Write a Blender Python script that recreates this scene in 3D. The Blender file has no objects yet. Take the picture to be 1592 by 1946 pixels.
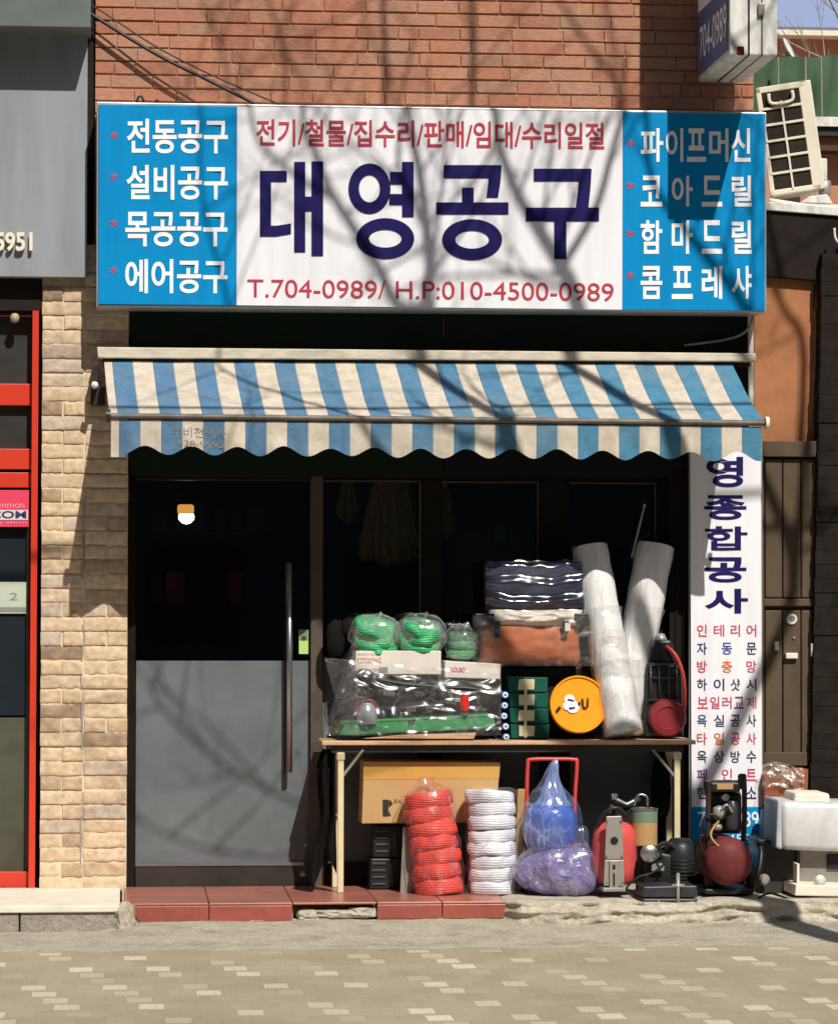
import bpy, bmesh, math, random
from mathutils import Vector, Matrix, noise
rnd = random.Random(7)
SC = bpy.context.scene
COL = SC.collection
R = math.radians

# ------------------------------------------------------------------ camera, sky, sun, exposure
F_PX, W_PX, H_PX = 6200.0, 1592, 1946
CAM_LOC = Vector((-1.59, -17.465, 1.70))
CAM_ROT = Matrix.Rotation(-R(5.2), 3, 'Z') @ Matrix.Rotation(R(91.45), 3, 'X') @ Matrix.Rotation(0.002, 3, 'Z')
cam = bpy.data.cameras.new('camera')
cam.sensor_fit = 'HORIZONTAL'; cam.sensor_width = 36.0
cam.lens = F_PX / W_PX * 36.0
cam.clip_start = 0.1; cam.clip_end = 500
cam_ob = bpy.data.objects.new('camera', cam)
cam_ob.matrix_world = Matrix.Translation(CAM_LOC) @ CAM_ROT.to_4x4()
COL.objects.link(cam_ob); SC.camera = cam_ob

SUN_DIR = Vector((0.307, -1.0, 1.147)).normalized()      # towards the sun
wd = bpy.data.worlds.new('World'); SC.world = wd; wd.use_nodes = True
wn = wd.node_tree.nodes; wl = wd.node_tree.links
sky = wn.new('ShaderNodeTexSky'); sky.sky_type = 'NISHITA'; sky.sun_disc = False
sky.dust_density = 1.6; sky.sun_elevation = math.asin(SUN_DIR.z); sky.sun_rotation = math.atan2(SUN_DIR.x, SUN_DIR.y)
wtc = wn.new('ShaderNodeTexCoord'); wsp = wn.new('ShaderNodeSeparateXYZ'); wl.new(wtc.outputs['Generated'], wsp.inputs[0])
wmr = wn.new('ShaderNodeMapRange'); wl.new(wsp.outputs[1], wmr.inputs[0]); wmr.inputs[1].default_value = 0.55; wmr.inputs[2].default_value = 0.95; wmr.inputs[3].default_value = 0.0; wmr.inputs[4].default_value = 0.85
wns = wn.new('ShaderNodeTexNoise'); wl.new(wtc.outputs['Generated'], wns.inputs['Vector']); wns.inputs['Scale'].default_value = 5; wns.inputs['Detail'].default_value = 5
wcl = wn.new('ShaderNodeMapRange'); wl.new(wns.outputs[0], wcl.inputs[0]); wcl.inputs[1].default_value = 0.2; wcl.inputs[2].default_value = 0.7; wcl.inputs[3].default_value = 0.75; wcl.inputs[4].default_value = 1.05
wmu = wn.new('ShaderNodeMath'); wmu.operation = 'MULTIPLY'; wl.new(wmr.outputs[0], wmu.inputs[0]); wl.new(wcl.outputs[0], wmu.inputs[1])
wmx = wn.new('ShaderNodeMix'); wmx.data_type = 'RGBA'; wl.new(wmu.outputs[0], wmx.inputs[0]); wl.new(sky.outputs[0], wmx.inputs[6]); wmx.inputs[7].default_value = (8.6, 10.2, 15.5, 1)   # thin pale cloud low in the north
wl.new(wmx.outputs[2], wn['Background'].inputs[0]); wn['Background'].inputs[1].default_value = 0.05
sun = bpy.data.lights.new('sun', 'SUN'); sun.energy = 5.0; sun.angle = R(0.45); sun.color = (1.0, 0.94, 0.85)
sun_ob = bpy.data.objects.new('sun', sun); COL.objects.link(sun_ob)
sun_ob.rotation_euler = SUN_DIR.to_track_quat('Z', 'Y').to_euler()
sun_ob.location = (6, -20, 25)
SC.view_settings.view_transform = 'Standard'; SC.view_settings.look = 'None'
SC.view_settings.exposure = 0.0; SC.view_settings.gamma = 1.0

# ------------------------------------------------------------------ helpers
def P(px, py, Y):
    """the point at depth Y seen at photo pixel (px, py)"""
    d = CAM_ROT @ Vector(((px - W_PX / 2) / F_PX, -(py - H_PX / 2) / F_PX, -1.0))
    return CAM_LOC + d * ((Y - CAM_LOC.y) / d.y)
def mpp(Y): return (Y - CAM_LOC.y) / F_PX                 # metres per photo pixel at depth Y

def lin(r, g, b):
    f = lambda c: (c / 255) / 12.92 if c <= 10 else (((c / 255) + 0.055) / 1.055) ** 2.4
    return (f(r), f(g), f(b), 1)

class NT:
    def __init__(s, name):
        s.m = bpy.data.materials.new(name); s.m.use_nodes = True
        s.n = s.m.node_tree.nodes; s.l = s.m.node_tree.links
        s.b = s.n['Principled BSDF']; s.out = s.n['Material Output']
    def node(s, t, **kw):
        x = s.n.new(t)
        for k, v in kw.items(): setattr(x, k, v)
        return x
    def set(s, node, key, v):
        i = node.inputs[key]
        if hasattr(v, 'is_output') or isinstance(v, bpy.types.NodeSocket): s.l.new(v, i)
        else: i.default_value = v
    def coord(s, scale=(1, 1, 1), rot=(0, 0, 0), loc=(0, 0, 0), kind='Object'):
        tc = s.node('ShaderNodeTexCoord'); mp = s.node('ShaderNodeMapping')
        mp.inputs['Scale'].default_value = scale; mp.inputs['Rotation'].default_value = rot; mp.inputs['Location'].default_value = loc
        s.l.new(tc.outputs[kind], mp.inputs[0]); return mp.outputs[0]
    def noise(s, vec, scale, detail=4, rough=0.6):
        n = s.node('ShaderNodeTexNoise'); s.l.new(vec, n.inputs['Vector'])
        n.inputs['Scale'].default_value = scale; n.inputs['Detail'].default_value = detail; n.inputs['Roughness'].default_value = rough
        return n.outputs[0]
    def ramp(s, fac, stops):
        r = s.node('ShaderNodeValToRGB'); s.l.new(fac, r.inputs[0]); e = r.color_ramp.elements
        while len(e) < len(stops): e.new(0.5)
        for el, (p, c) in zip(e, stops): el.position = p; el.color = c if len(c) == 4 else (*c, 1)
        return r.outputs[0]
    def mix(s, fac, a, b, mode='MIX'):
        x = s.node('ShaderNodeMix', data_type='RGBA', blend_type=mode)
        s.set(x, 0, fac)
        for i, v in ((6, a), (7, b)):
            if isinstance(v, bpy.types.NodeSocket): s.l.new(v, x.inputs[i])
            else: x.inputs[i].default_value = v
        return x.outputs[2]
    def math(s, op, a, b=None, c=None):
        x = s.node('ShaderNodeMath', operation=op)
        for i, v in enumerate((a, b, c)):
            if v is None: continue
            if isinstance(v, bpy.types.NodeSocket): s.l.new(v, x.inputs[i])
            else: x.inputs[i].default_value = v
        return x.outputs[0]
    def bump(s, h, strength=0.3, dist=0.01, to=None):
        b = s.node('ShaderNodeBump'); b.inputs['Strength'].default_value = strength; b.inputs['Distance'].default_value = dist
        s.l.new(h, b.inputs['Height']); s.l.new(b.outputs[0], (to or s.b).inputs['Normal']); return b.outputs[0]

def plain(name, col, rough=0.6, metal=0.0, var=0.25, vscale=6, bump=0.0, bscale=60, coat=0.0, spec=None, dist=0.004, vec=(1, 1, 1)):
    """a surface of one colour with uneven dirt and wear"""
    if spec is None: spec = 0.32 if rough < 0.45 or metal > 0 else 0.1
    t = NT(name); v = t.coord(vec)
    n = t.noise(v, vscale, 5)
    c = Vector(col[:3])
    col_out = t.ramp(n, [(0.25, tuple(c * (1 - var))), (0.55, tuple(c)), (0.8, tuple(c * (1 + var * 0.5)))])
    t.l.new(col_out, t.b.inputs['Base Color'])
    t.b.inputs['Roughness'].default_value = rough; t.b.inputs['Metallic'].default_value = metal
    t.b.inputs['Coat Weight'].default_value = coat; t.b.inputs['Specular IOR Level'].default_value = spec
    t.b.inputs['Coat Roughness'].default_value = 0.12
    if bump: t.bump(t.noise(v, bscale, 3), bump, dist)
    return t.m

def tube_frames(pts):
    fr = []; up = None
    for i, p in enumerate(pts):
        d = (pts[min(i + 1, len(pts) - 1)] - pts[max(i - 1, 0)]).normalized()
        if up is None:
            up = Vector((0, 0, 1)) if abs(d.z) < 0.9 else Vector((1, 0, 0))
        a = (up - d * up.dot(d))
        a = a.normalized() if a.length > 1e-6 else d.orthogonal().normalized()
        up = a; fr.append((a, d.cross(a)))
    return fr

def smooth_path(pts, k=4):
    pts = [Vector(p) for p in pts]; out = []
    for i in range(len(pts) - 1):
        p0 = pts[max(i - 1, 0)]; p1 = pts[i]; p2 = pts[i + 1]; p3 = pts[min(i + 2, len(pts) - 1)]
        for j in range(k):
            t = j / k
            out.append(0.5 * ((2 * p1) + (p2 - p0) * t + (2 * p0 - 5 * p1 + 4 * p2 - p3) * t * t + (3 * p1 - p0 - 3 * p2 + p3) * t ** 3))
    out.append(pts[-1]); return out

class MB:
    """collects shapes and links them as ONE mesh"""
    def __init__(s): s.bm = bmesh.new(); s.uv = None
    def hexa(s, p, bev=0.0, seg=2):
        v = [s.bm.verts.new(q) for q in p]
        fs = [s.bm.faces.new([v[i] for i in f]) for f in ((0, 3, 2, 1), (4, 5, 6, 7), (0, 1, 5, 4), (1, 2, 6, 5), (2, 3, 7, 6), (3, 0, 4, 7))]
        if bev:
            es = {e for f in fs for e in f.edges}
            bmesh.ops.bevel(s.bm, geom=list(es), offset=bev, segments=seg, affect='EDGES', profile=0.5)
        return s
    def box(s, x0, x1, y0, y1, z0, z1, bev=0.0, M=None, seg=2):
        p = [Vector(q) for q in ((x0, y0, z0), (x1, y0, z0), (x1, y1, z0), (x0, y1, z0), (x0, y0, z1), (x1, y0, z1), (x1, y1, z1), (x0, y1, z1))]
        if M: p = [M @ q for q in p]
        return s.hexa(p, bev, seg)
    def pbox(s, px0, py0, px1, py1, Yf, Yb, bev=0.0, seg=2):
        """box whose front face (at depth Yf) spans these photo pixels; runs back to Yb"""
        mx, my = (px0 + px1) / 2, (py0 + py1) / 2
        return s.box(P(px0, my, Yf).x, P(px1, my, Yf).x, Yf, Yb, P(mx, py1, Yf).z, P(mx, py0, Yf).z, bev, None, seg)
    def pquad(s, c, Yf, Yb, bev=0.0):
        """box from four front corners in pixels: bl, br, tr, tl"""
        f = [P(a, b, Yf) for a, b in c]; b = [Vector((q.x, Yb, q.z)) for q in f]
        return s.hexa([f[0], f[1], b[1], b[0], f[3], f[2], b[2], b[3]], bev)
    def tube(s, pts, r, n=8, closed=False):
        pts = [Vector(p) for p in pts]
        rs = r if isinstance(r, (list, tuple)) else [r] * len(pts)
        rings = []
        for p, (a, b), q in zip(pts, tube_frames(pts), rs):
            rings.append([s.bm.verts.new(p + (a * math.cos(2 * math.pi * k / n) + b * math.sin(2 * math.pi * k / n)) * q) for k in range(n)])
        for i in range(len(rings) - 1):
            for k in range(n):
                s.bm.faces.new((rings[i][k], rings[i][(k + 1) % n], rings[i + 1][(k + 1) % n], rings[i + 1][k]))
        if len(rings) > 1:
            s.bm.faces.new(rings[0][::-1]); s.bm.faces.new(rings[-1])
        return s
    def lathe(s, prof, M, n=28, wob=0.0, seed=0.0):
        rings = []
        for r, h in prof:
            ring = []
            for k in range(n):
                a = 2 * math.pi * k / n
                q = M @ Vector((r * math.cos(a), r * math.sin(a), h))
                if wob: q += noise.noise_vector(q * 9 + Vector((seed, 0, 0))) * wob
                ring.append(s.bm.verts.new(q))
            rings.append(ring)
        for i in range(len(rings) - 1):
            for k in range(n):
                s.bm.faces.new((rings[i][k], rings[i][(k + 1) % n], rings[i + 1][(k + 1) % n], rings[i + 1][k]))
        s.bm.faces.new(rings[0][::-1]); s.bm.faces.new(rings[-1]); return s
    def torus(s, M, Rr, r, rz=None, n=32, m=10, wob=0.0, seed=0, pw=1.0):
        rz = rz or r; g = []
        for i in range(n):
            a = 2 * math.pi * i / n; ring = []
            for j in range(m):
                b = 2 * math.pi * j / m; cb = math.copysign(abs(math.cos(b)) ** pw, math.cos(b)); sb = math.copysign(abs(math.sin(b)) ** pw, math.sin(b))
                q = Vector(((Rr + r * cb) * math.cos(a), (Rr + r * cb) * math.sin(a), rz * sb))
                if wob: q += noise.noise_vector(q * 14 + Vector((seed * 3.7, seed, 0))) * wob
                ring.append(s.bm.verts.new(M @ q))
            g.append(ring)
        for i in range(n):
            for j in range(m):
                s.bm.faces.new((g[i][j], g[(i + 1) % n][j], g[(i + 1) % n][(j + 1) % m], g[i][(j + 1) % m]))
        return s
    def poly(s, pts):
        s.bm.faces.new([s.bm.verts.new(p) for p in pts]); return s
    def grid(s, f, nu, nv, uv=False):
        g = [[s.bm.verts.new(f(i / nu, j / nv)) for j in range(nv + 1)] for i in range(nu + 1)]
        if uv: s.uv = s.uv or s.bm.loops.layers.uv.new('UVMap')
        for i in range(nu):
            for j in range(nv):
                fc = s.bm.faces.new((g[i][j], g[i + 1][j], g[i + 1][j + 1], g[i][j + 1]))
                if uv:
                    for lp, (a, b) in zip(fc.loops, ((i, j), (i + 1, j), (i + 1, j + 1), (i, j + 1))): lp[s.uv].uv = (a / nu, b / nv)
        return s
    def blob(s, c, size, seed=0, amp=0.12, sub=4, power=2.0, freq=2.2, flat=None):
        """a lumpy closed shell (superellipsoid with creases)"""
        c = Vector(c)
        ret = bmesh.ops.create_icosphere(s.bm, subdivisions=sub, radius=1.0)
        for v in ret['verts']:
            d = v.co.normalized()
            k = (abs(d.x) ** power + abs(d.y) ** power + abs(d.z) ** power) ** (-1 / power)
            q = d * k
            h = noise.noise(d * freq + Vector((seed * 5.1, seed, 0))) * 0.6
            rd = 1 - abs(noise.noise(d * freq * 2.6 + Vector((0, seed * 3.3, seed)))) * 2
            q *= 1 + amp * (h + 0.45 * rd)
            v.co = Vector((c.x + q.x * size[0], c.y + q.y * size[1], c.z + q.z * size[2]))
            if flat is not None and v.co.z < flat: v.co.z = flat
        return s
    def build(s, name, mat, parent=None, smooth=False, sharp=None):
        bm = s.bm
        bmesh.ops.recalc_face_normals(bm, faces=bm.faces[:])
        me = bpy.data.meshes.new(name); bm.to_mesh(me); bm.free()
        if mat: me.materials.append(mat)
        if smooth:
            for p in me.polygons: p.use_smooth = True
            if sharp:
                me.set_sharp_from_angle(angle=R(sharp))
        return link(name, me, parent)

def link(name, me, parent=None):
    o = bpy.data.objects.new(name, me); COL.objects.link(o)
    if parent is not None: adopt(o, parent)
    return o
def adopt(o, parent):
    o.parent = parent
    o.matrix_parent_inverse = Matrix.Translation(-Vector(parent.location))
def tag(o, label, cat, group=None):
    o['label'] = label; o['category'] = cat
    if group: o['group'] = group
    return o
def thing(name, label, cat, loc, group=None):
    o = bpy.data.objects.new(name, None); COL.objects.link(o); o.empty_display_size = 0.1
    o.location = loc
    return tag(o, label, cat, group)
def structure(o, kind='structure'): o['kind'] = kind; return o

def glyph(ch, bold=0.0):
    cu = bpy.data.curves.new('glyph', 'FONT'); cu.body = ch; cu.size = 1.0; cu.offset = bold; cu.resolution_u = 6
    ob = bpy.data.objects.new('glyph', cu); COL.objects.link(ob)
    dg = bpy.context.evaluated_depsgraph_get(); dg.update()
    me = bpy.data.meshes.new_from_object(ob.evaluated_get(dg))
    vs = [v.co.copy() for v in me.vertices]; fs = [list(p.vertices) for p in me.polygons]
    bpy.data.objects.remove(ob); bpy.data.curves.remove(cu); bpy.data.meshes.remove(me)
    return vs, fs
def lettering(items, Y, mat, parent, name='lettering', thick=0.0, yf=None):
    """items: (text, px0, py0, px1, py1, bold[, dy at right end]) - each text fitted to its box on the plane Y"""
    bm = bmesh.new()
    for it in items:
        tx, a, b, c, d, bold = it[:6]; skew = it[6] if len(it) > 6 else 0
        vs, fs = glyph(tx, bold)
        x0 = min(v.x for v in vs); x1 = max(v.x for v in vs); y0 = min(v.y for v in vs); y1 = max(v.y for v in vs)
        nv = []
        for v in vs:
            u = (v.x - x0) / (x1 - x0); w = (v.y - y0) / (y1 - y0)
            qx, qy = a + (c - a) * u, d + (b - d) * w + skew * u
            nv.append(bm.verts.new(P(qx, qy, yf(qx, qy) if yf else Y)))
        for f in fs:
            try: bm.faces.new([nv[i] for i in f])
            except ValueError: pass
    if thick:
        r = bmesh.ops.extrude_face_region(bm, geom=bm.faces[:])
        for v in r['geom']:
            if isinstance(v, bmesh.types.BMVert): v.co.y -= thick
    bmesh.ops.recalc_face_normals(bm, faces=bm.faces[:])
    me = bpy.data.meshes.new(name); bm.to_mesh(me); bm.free(); me.materials.append(mat)
    return link(name, me, parent)

# ------------------------------------------------------------------ materials
def brick_mat():
    t = NT('red_brick'); g = t.node('ShaderNodeNewGeometry'); v = t.coord()
    c = t.ramp(g.outputs['Random Per Island'], [(0, (0.37, 0.145, 0.088)), (0.3, (0.45, 0.18, 0.105)), (0.7, (0.49, 0.225, 0.135)), (1, (0.40, 0.20, 0.13))])
    big = t.noise(t.coord((1.0, 1.0, 1.6)), 3.0, 6, 0.7); fine = t.noise(t.coord((1, 1, 3)), 26, 6, 0.7)
    c = t.mix(t.ramp(big, [(0.42, (0, 0, 0)), (0.72, (0.75,) * 3)]), c, (0.38, 0.24, 0.165, 1))
    c = t.mix(1.0, c, t.ramp(fine, [(0.28, (0.70, 0.68, 0.66)), (0.65, (1.1, 1.09, 1.07))]), 'MULTIPLY')
    eff = t.ramp(t.noise(t.coord((3.2, 3, 5.5)), 2.3, 8, 0.74), [(0.62, (0, 0, 0)), (0.72, (0.55,) * 3)])
    c = t.mix(eff, c, (0.62, 0.50, 0.42, 1))
    t.l.new(c, t.b.inputs['Base Color']); t.b.inputs['Roughness'].default_value = 0.7; t.b.inputs['Specular IOR Level'].default_value = 0.3
    t.bump(t.math('ADD', fine, big), 0.5, 0.006); return t.m
def island_mat(name, stops, rough=0.85, bump=0.8, bscale=45, mott=0.36):
    t = NT(name); g = t.node('ShaderNodeNewGeometry')
    c = t.ramp(g.outputs['Random Per Island'], stops)
    v = t.coord(); n = t.noise(v, 22, 6, 0.7)
    c = t.mix(1.0, c, t.ramp(n, [(0.3, (1 - mott,) * 3), (0.65, (1.08,) * 3)]), 'MULTIPLY')
    t.l.new(c, t.b.inputs['Base Color']); t.b.inputs['Roughness'].default_value = rough; t.b.inputs['Specular IOR Level'].default_value = 0.25
    t.bump(t.noise(v, bscale, 5, 0.7), bump, 0.006); return t.m
def paver_mat():
    t = NT('tan_pavers'); tc = t.node('ShaderNodeTexCoord'); sp = t.node('ShaderNodeSeparateXYZ'); t.l.new(tc.outputs['Object'], sp.inputs[0])
    PW, PD = 0.116, 0.225
    jit = t.node('ShaderNodeTexNoise'); jit.inputs['Scale'].default_value = 6; t.l.new(tc.outputs['Object'], jit.inputs['Vector'])
    yy = t.math('DIVIDE', t.math('ADD', sp.outputs[1], t.math('MULTIPLY', t.math('SUBTRACT', jit.outputs[0], 0.5), 0.03)), PD)
    row = t.math('FLOOR', yy); fy = t.math('FRACT', yy)
    xx = t.math('DIVIDE', t.math('ADD', sp.outputs[0], t.math('MULTIPLY', row, 0.051)), PW)
    cx = t.math('FLOOR', xx); fx = t.math('FRACT', xx)
    light = t.math('LESS_THAN', t.math('MODULO', t.math('ADD', cx, 3000.0), 3.0), 0.5)
    cell = t.node('ShaderNodeCombineXYZ'); t.l.new(cx, cell.inputs[0]); t.l.new(row, cell.inputs[1])
    wn_ = t.node('ShaderNodeTexWhiteNoise', noise_dimensions='3D'); t.l.new(cell.outputs[0], wn_.inputs[0])
    v = tc.outputs['Object']
    base = t.ramp(wn_.outputs[0], [(0.0, (0.355, 0.308, 0.222)), (0.5, (0.372, 0.324, 0.234)), (1.0, (0.39, 0.342, 0.25))])
    lc = t.ramp(wn_.outputs[0], [(0.0, (0.335, 0.302, 0.216)), (0.3, (0.37, 0.335, 0.245)), (0.55, (0.50, 0.46, 0.36)), (1.0, (0.66, 0.61, 0.49))])
    inset = t.math('MULTIPLY', t.math('GREATER_THAN', t.math('MULTIPLY', fy, t.math('SUBTRACT', 1.0, fy)), 0.12), t.math('GREATER_THAN', t.math('MULTIPLY', fx, t.math('SUBTRACT', 1.0, fx)), 0.05))
    patch = t.ramp(t.noise(v, 55, 3, 0.8), [(0.36, (0.15, 0.15, 0.15)), (0.52, (1, 1, 1))])
    far = t.math('GREATER_THAN', sp.outputs[1], -1.9)
    lf = t.math('MULTIPLY', t.math('MULTIPLY', light, inset), t.math('SUBTRACT', 1.0, far)); lf = t.math('MULTIPLY', lf, patch)
    c = t.mix(lf, base, lc)
    joint = t.math('LESS_THAN', t.math('MULTIPLY', fy, t.math('SUBTRACT', 1.0, fy)), 0.016)
    jx = t.math('LESS_THAN', t.math('MULTIPLY', fx, t.math('SUBTRACT', 1.0, fx)), 0.03)
    jj = t.math('MAXIMUM', joint, jx)
    c = t.mix(t.math('MULTIPLY', jj, t.math('MULTIPLY', t.noise(v, 3.0, 4), 0.22)), c, (0.2, 0.17, 0.11, 1))
    c = t.mix(1.0, c, t.ramp(t.noise(v, 1.3, 6, 0.7), [(0.3, (0.84, 0.84, 0.83)), (0.6, (1.04, 1.04, 1.04))]), 'MULTIPLY')
    c = t.mix(1.0, c, t.ramp(t.noise(v, 160, 3, 0.8), [(0.3, (0.78, 0.77, 0.75)), (0.6, (1.05, 1.05, 1.05))]), 'MULTIPLY')
    spots = t.ramp(t.noise(v, 24, 2, 0.5), [(0.26, (1, 1, 1)), (0.295, (0, 0, 0))])
    c = t.mix(t.math('MULTIPLY', spots, 0.75), c, (0.1, 0.085, 0.065, 1))
    t.l.new(c, t.b.inputs['Base Color']); t.b.inputs['Roughness'].default_value = 0.9; t.b.inputs['Specular IOR Level'].default_value = 0.2
    t.bump(t.math('SUBTRACT', t.noise(v, 120, 4), t.math('MULTIPLY', jj, 1.2)), 0.5, 0.004); return t.m
def concrete_mat(name, col, dark):
    t = NT(name); v = t.coord()
    n = t.noise(v, 4.5, 8, 0.72); n2 = t.noise(v, 40, 6, 0.75)
    vo = t.node('ShaderNodeTexVoronoi', feature='DISTANCE_TO_EDGE'); t.l.new(t.coord((1, 1, 1.6)), vo.inputs['Vector']); vo.inputs['Scale'].default_value = 4.0
    c = t.ramp(n, [(0.3, dark), (0.5, col), (0.75, tuple(x * 1.2 for x in col))])
    c = t.mix(1.0, c, t.ramp(n2, [(0.3, (0.66, 0.65, 0.62)), (0.62, (1.1, 1.1, 1.1))]), 'MULTIPLY')
    t.l.new(c, t.b.inputs['Base Color']); t.b.inputs['Roughness'].default_value = 0.92; t.b.inputs['Specular IOR Level'].default_value = 0.2
    t.bump(t.math('ADD', n2, t.math('MULTIPLY', n, 1.5)), 0.8, 0.02); return t.m
def stripes_mat():
    t = NT('striped_canvas'); tc = t.node('ShaderNodeTexCoord'); sp = t.node('ShaderNodeSeparateXYZ'); t.l.new(tc.outputs['UV'], sp.inputs[0])
    # 31 stripes plus the narrow first one
    s = t.math('FRACT', t.math('ADD', t.math('MULTIPLY', sp.outputs[0], 15.68), 0.81))
    blue = t.math('MULTIPLY', t.math('GREATER_THAN', s, 0.0), t.math('LESS_THAN', s, 0.5))
    v = t.coord(); n = t.noise(v, 2.5, 6, 0.7); n2 = t.noise(v, 14, 5, 0.7)
    sun_f = t.ramp(t.math('ADD', sp.outputs[0], t.math('MULTIPLY', t.math('SUBTRACT', n, 0.5), 0.5)), [(0.25, (0.095, 0.205, 0.345)), (0.8, (0.070, 0.225, 0.36))])
    wht = (0.60, 0.54, 0.45, 1)
    c = t.mix(blue, wht, sun_f)
    c = t.mix(1.0, c, t.ramp(n2, [(0.28, (0.78, 0.76, 0.72)), (0.6, (1.04, 1.04, 1.04))]), 'MULTIPLY')
    c = t.mix(t.ramp(n, [(0.5, (0, 0, 0)), (0.8, (0.5, 0.5, 0.5))]), c, (0.3, 0.26, 0.22, 1))
    # thin dark seam at stripe borders
    e = t.math('LESS_THAN', t.math('ABSOLUTE', t.math('SUBTRACT', t.math('FRACT', t.math('MULTIPLY', s, 2.0)), 0.0)), 0.05)
    c = t.mix(t.math('MULTIPLY', e, 0.25), c, (0.05, 0.06, 0.09, 1))
    bs = t.b; t.l.new(c, bs.inputs['Base Color']); bs.inputs['Roughness'].default_value = 0.75; bs.inputs['Specular IOR Level'].default_value = 0.25
    t.bump(t.math('ADD', n2, t.math('MULTIPLY', n, 2.0)), 0.35, 0.012)
    tr = t.node('ShaderNodeBsdfTranslucent'); t.l.new(c, tr.inputs[0])
    mx = t.node('ShaderNodeMixShader'); mx.inputs[0].default_value = 0.06
    t.l.new(bs.outputs[0], mx.inputs[1]); t.l.new(tr.outputs[0], mx.inputs[2]); t.l.new(mx.outputs[0], t.out.inputs[0]); return t.m
def glass_mat(name, tint=(0.75, 0.78, 0.76), refl=0.05):
    t = NT(name); tr = t.node('ShaderNodeBsdfTransparent'); tr.inputs[0].default_value = (*tint, 1)
    gl = t.node('ShaderNodeBsdfGlossy'); gl.inputs['Roughness'].default_value = 0.03
    lw = t.node('ShaderNodeLayerWeight'); lw.inputs[0].default_value = 0.25
    fac = t.math('MULTIPLY_ADD', lw.outputs[0], 0.5, refl)
    mx = t.node('ShaderNodeMixShader'); t.l.new(fac, mx.inputs[0]); t.l.new(tr.outputs[0], mx.inputs[1]); t.l.new(gl.outputs[0], mx.inputs[2])
    t.l.new(mx.outputs[0], t.out.inputs[0]); t.n.remove(t.b); return t.m
def film_mat(name, col=(0.9, 0.9, 0.92), lo=0.05, hi=0.40, scale=8, stretch=(1, 1, 1), rough=0.2, gloss=0.7, bumpk=0.6):
    """crumpled clear plastic: mostly see-through, a faint haze, creases that catch the sun"""
    t = NT(name); v = t.coord(stretch)
    n = t.noise(v, scale, 3, 0.55); rid = t.math('SUBTRACT', 1.0, t.math('MULTIPLY', t.math('ABSOLUTE', t.math('SUBTRACT', n, 0.5)), 26.0))
    n2 = t.noise(v, scale * 0.45, 2, 0.5)
    fac = t.ramp(rid, [(0.1, (lo,) * 3), (0.95, (hi,) * 3)])
    fac = t.math('MULTIPLY', fac, t.ramp(n2, [(0.35, (0.55,) * 3), (0.65, (1.25,) * 3)]))
    lw = t.node('ShaderNodeLayerWeight'); lw.inputs[0].default_value = 0.3
    fac = t.math('MULTIPLY_ADD', t.math('POWER', lw.outputs[1], 3.0), 0.30, fac)
    tr = t.node('ShaderNodeBsdfTransparent'); tr.inputs[0].default_value = (0.97, 0.97, 0.97, 1)
    b = t.node('ShaderNodeBump'); b.inputs['Strength'].default_value = 1.0; b.inputs['Distance'].default_value = 0.03
    t.l.new(t.math('MULTIPLY', t.math('ABSOLUTE', t.math('SUBTRACT', t.noise(v, scale * 0.7, 1), 0.5)), bumpk), b.inputs['Height'])
    gl = t.node('ShaderNodeBsdfGlossy'); gl.inputs['Roughness'].default_value = rough; gl.inputs[0].default_value = (1, 1, 1, 1)
    df = t.node('ShaderNodeBsdfDiffuse'); df.inputs[0].default_value = (*col, 1)
    for x in (gl, df): t.l.new(b.outputs[0], x.inputs['Normal'])
    m1 = t.node('ShaderNodeMixShader'); m1.inputs[0].default_value = gloss; t.l.new(df.outputs[0], m1.inputs[1]); t.l.new(gl.outputs[0], m1.inputs[2])
    m2 = t.node('ShaderNodeMixShader'); t.l.new(fac, m2.inputs[0]); t.l.new(tr.outputs[0], m2.inputs[1]); t.l.new(m1.outputs[0], m2.inputs[2])
    t.l.new(m2.outputs[0], t.out.inputs[0]); t.n.remove(t.b); return t.m
def rope_mat(name, col, dark, rough=0.45):
    t = NT(name); v = t.coord()
    n = t.noise(v, 7, 4); w = t.node('ShaderNodeTexWave', wave_type='BANDS', bands_direction='Z'); t.l.new(v, w.inputs[0])
    w.inputs['Scale'].default_value = 25; w.inputs['Distortion'].default_value = 3.5; w.inputs['Detail'].default_value = 2
    c = t.mix(t.ramp(w.outputs[1], [(0.2, (0.3,) * 3), (0.75, (0,) * 3)]), (*col, 1), (*dark, 1))
    c = t.mix(1.0, c, t.ramp(n, [(0.3, (0.8,) * 3), (0.7, (1.1,) * 3)]), 'MULTIPLY')
    t.l.new(c, t.b.inputs['Base Color']); t.b.inputs['Roughness'].default_value = rough; t.bump(t.math('ADD', w.outputs[1], t.math('MULTIPLY', t.noise(v, 60, 3), 0.8)), 0.45, 0.006); return t.m
def emit_mat(name, col, k):
    t = NT(name); e = t.node('ShaderNodeEmission'); e.inputs[0].default_value = (*col, 1); e.inputs[1].default_value = k
    t.l.new(e.outputs[0], t.out.inputs[0]); t.n.remove(t.b); return t.m

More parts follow.
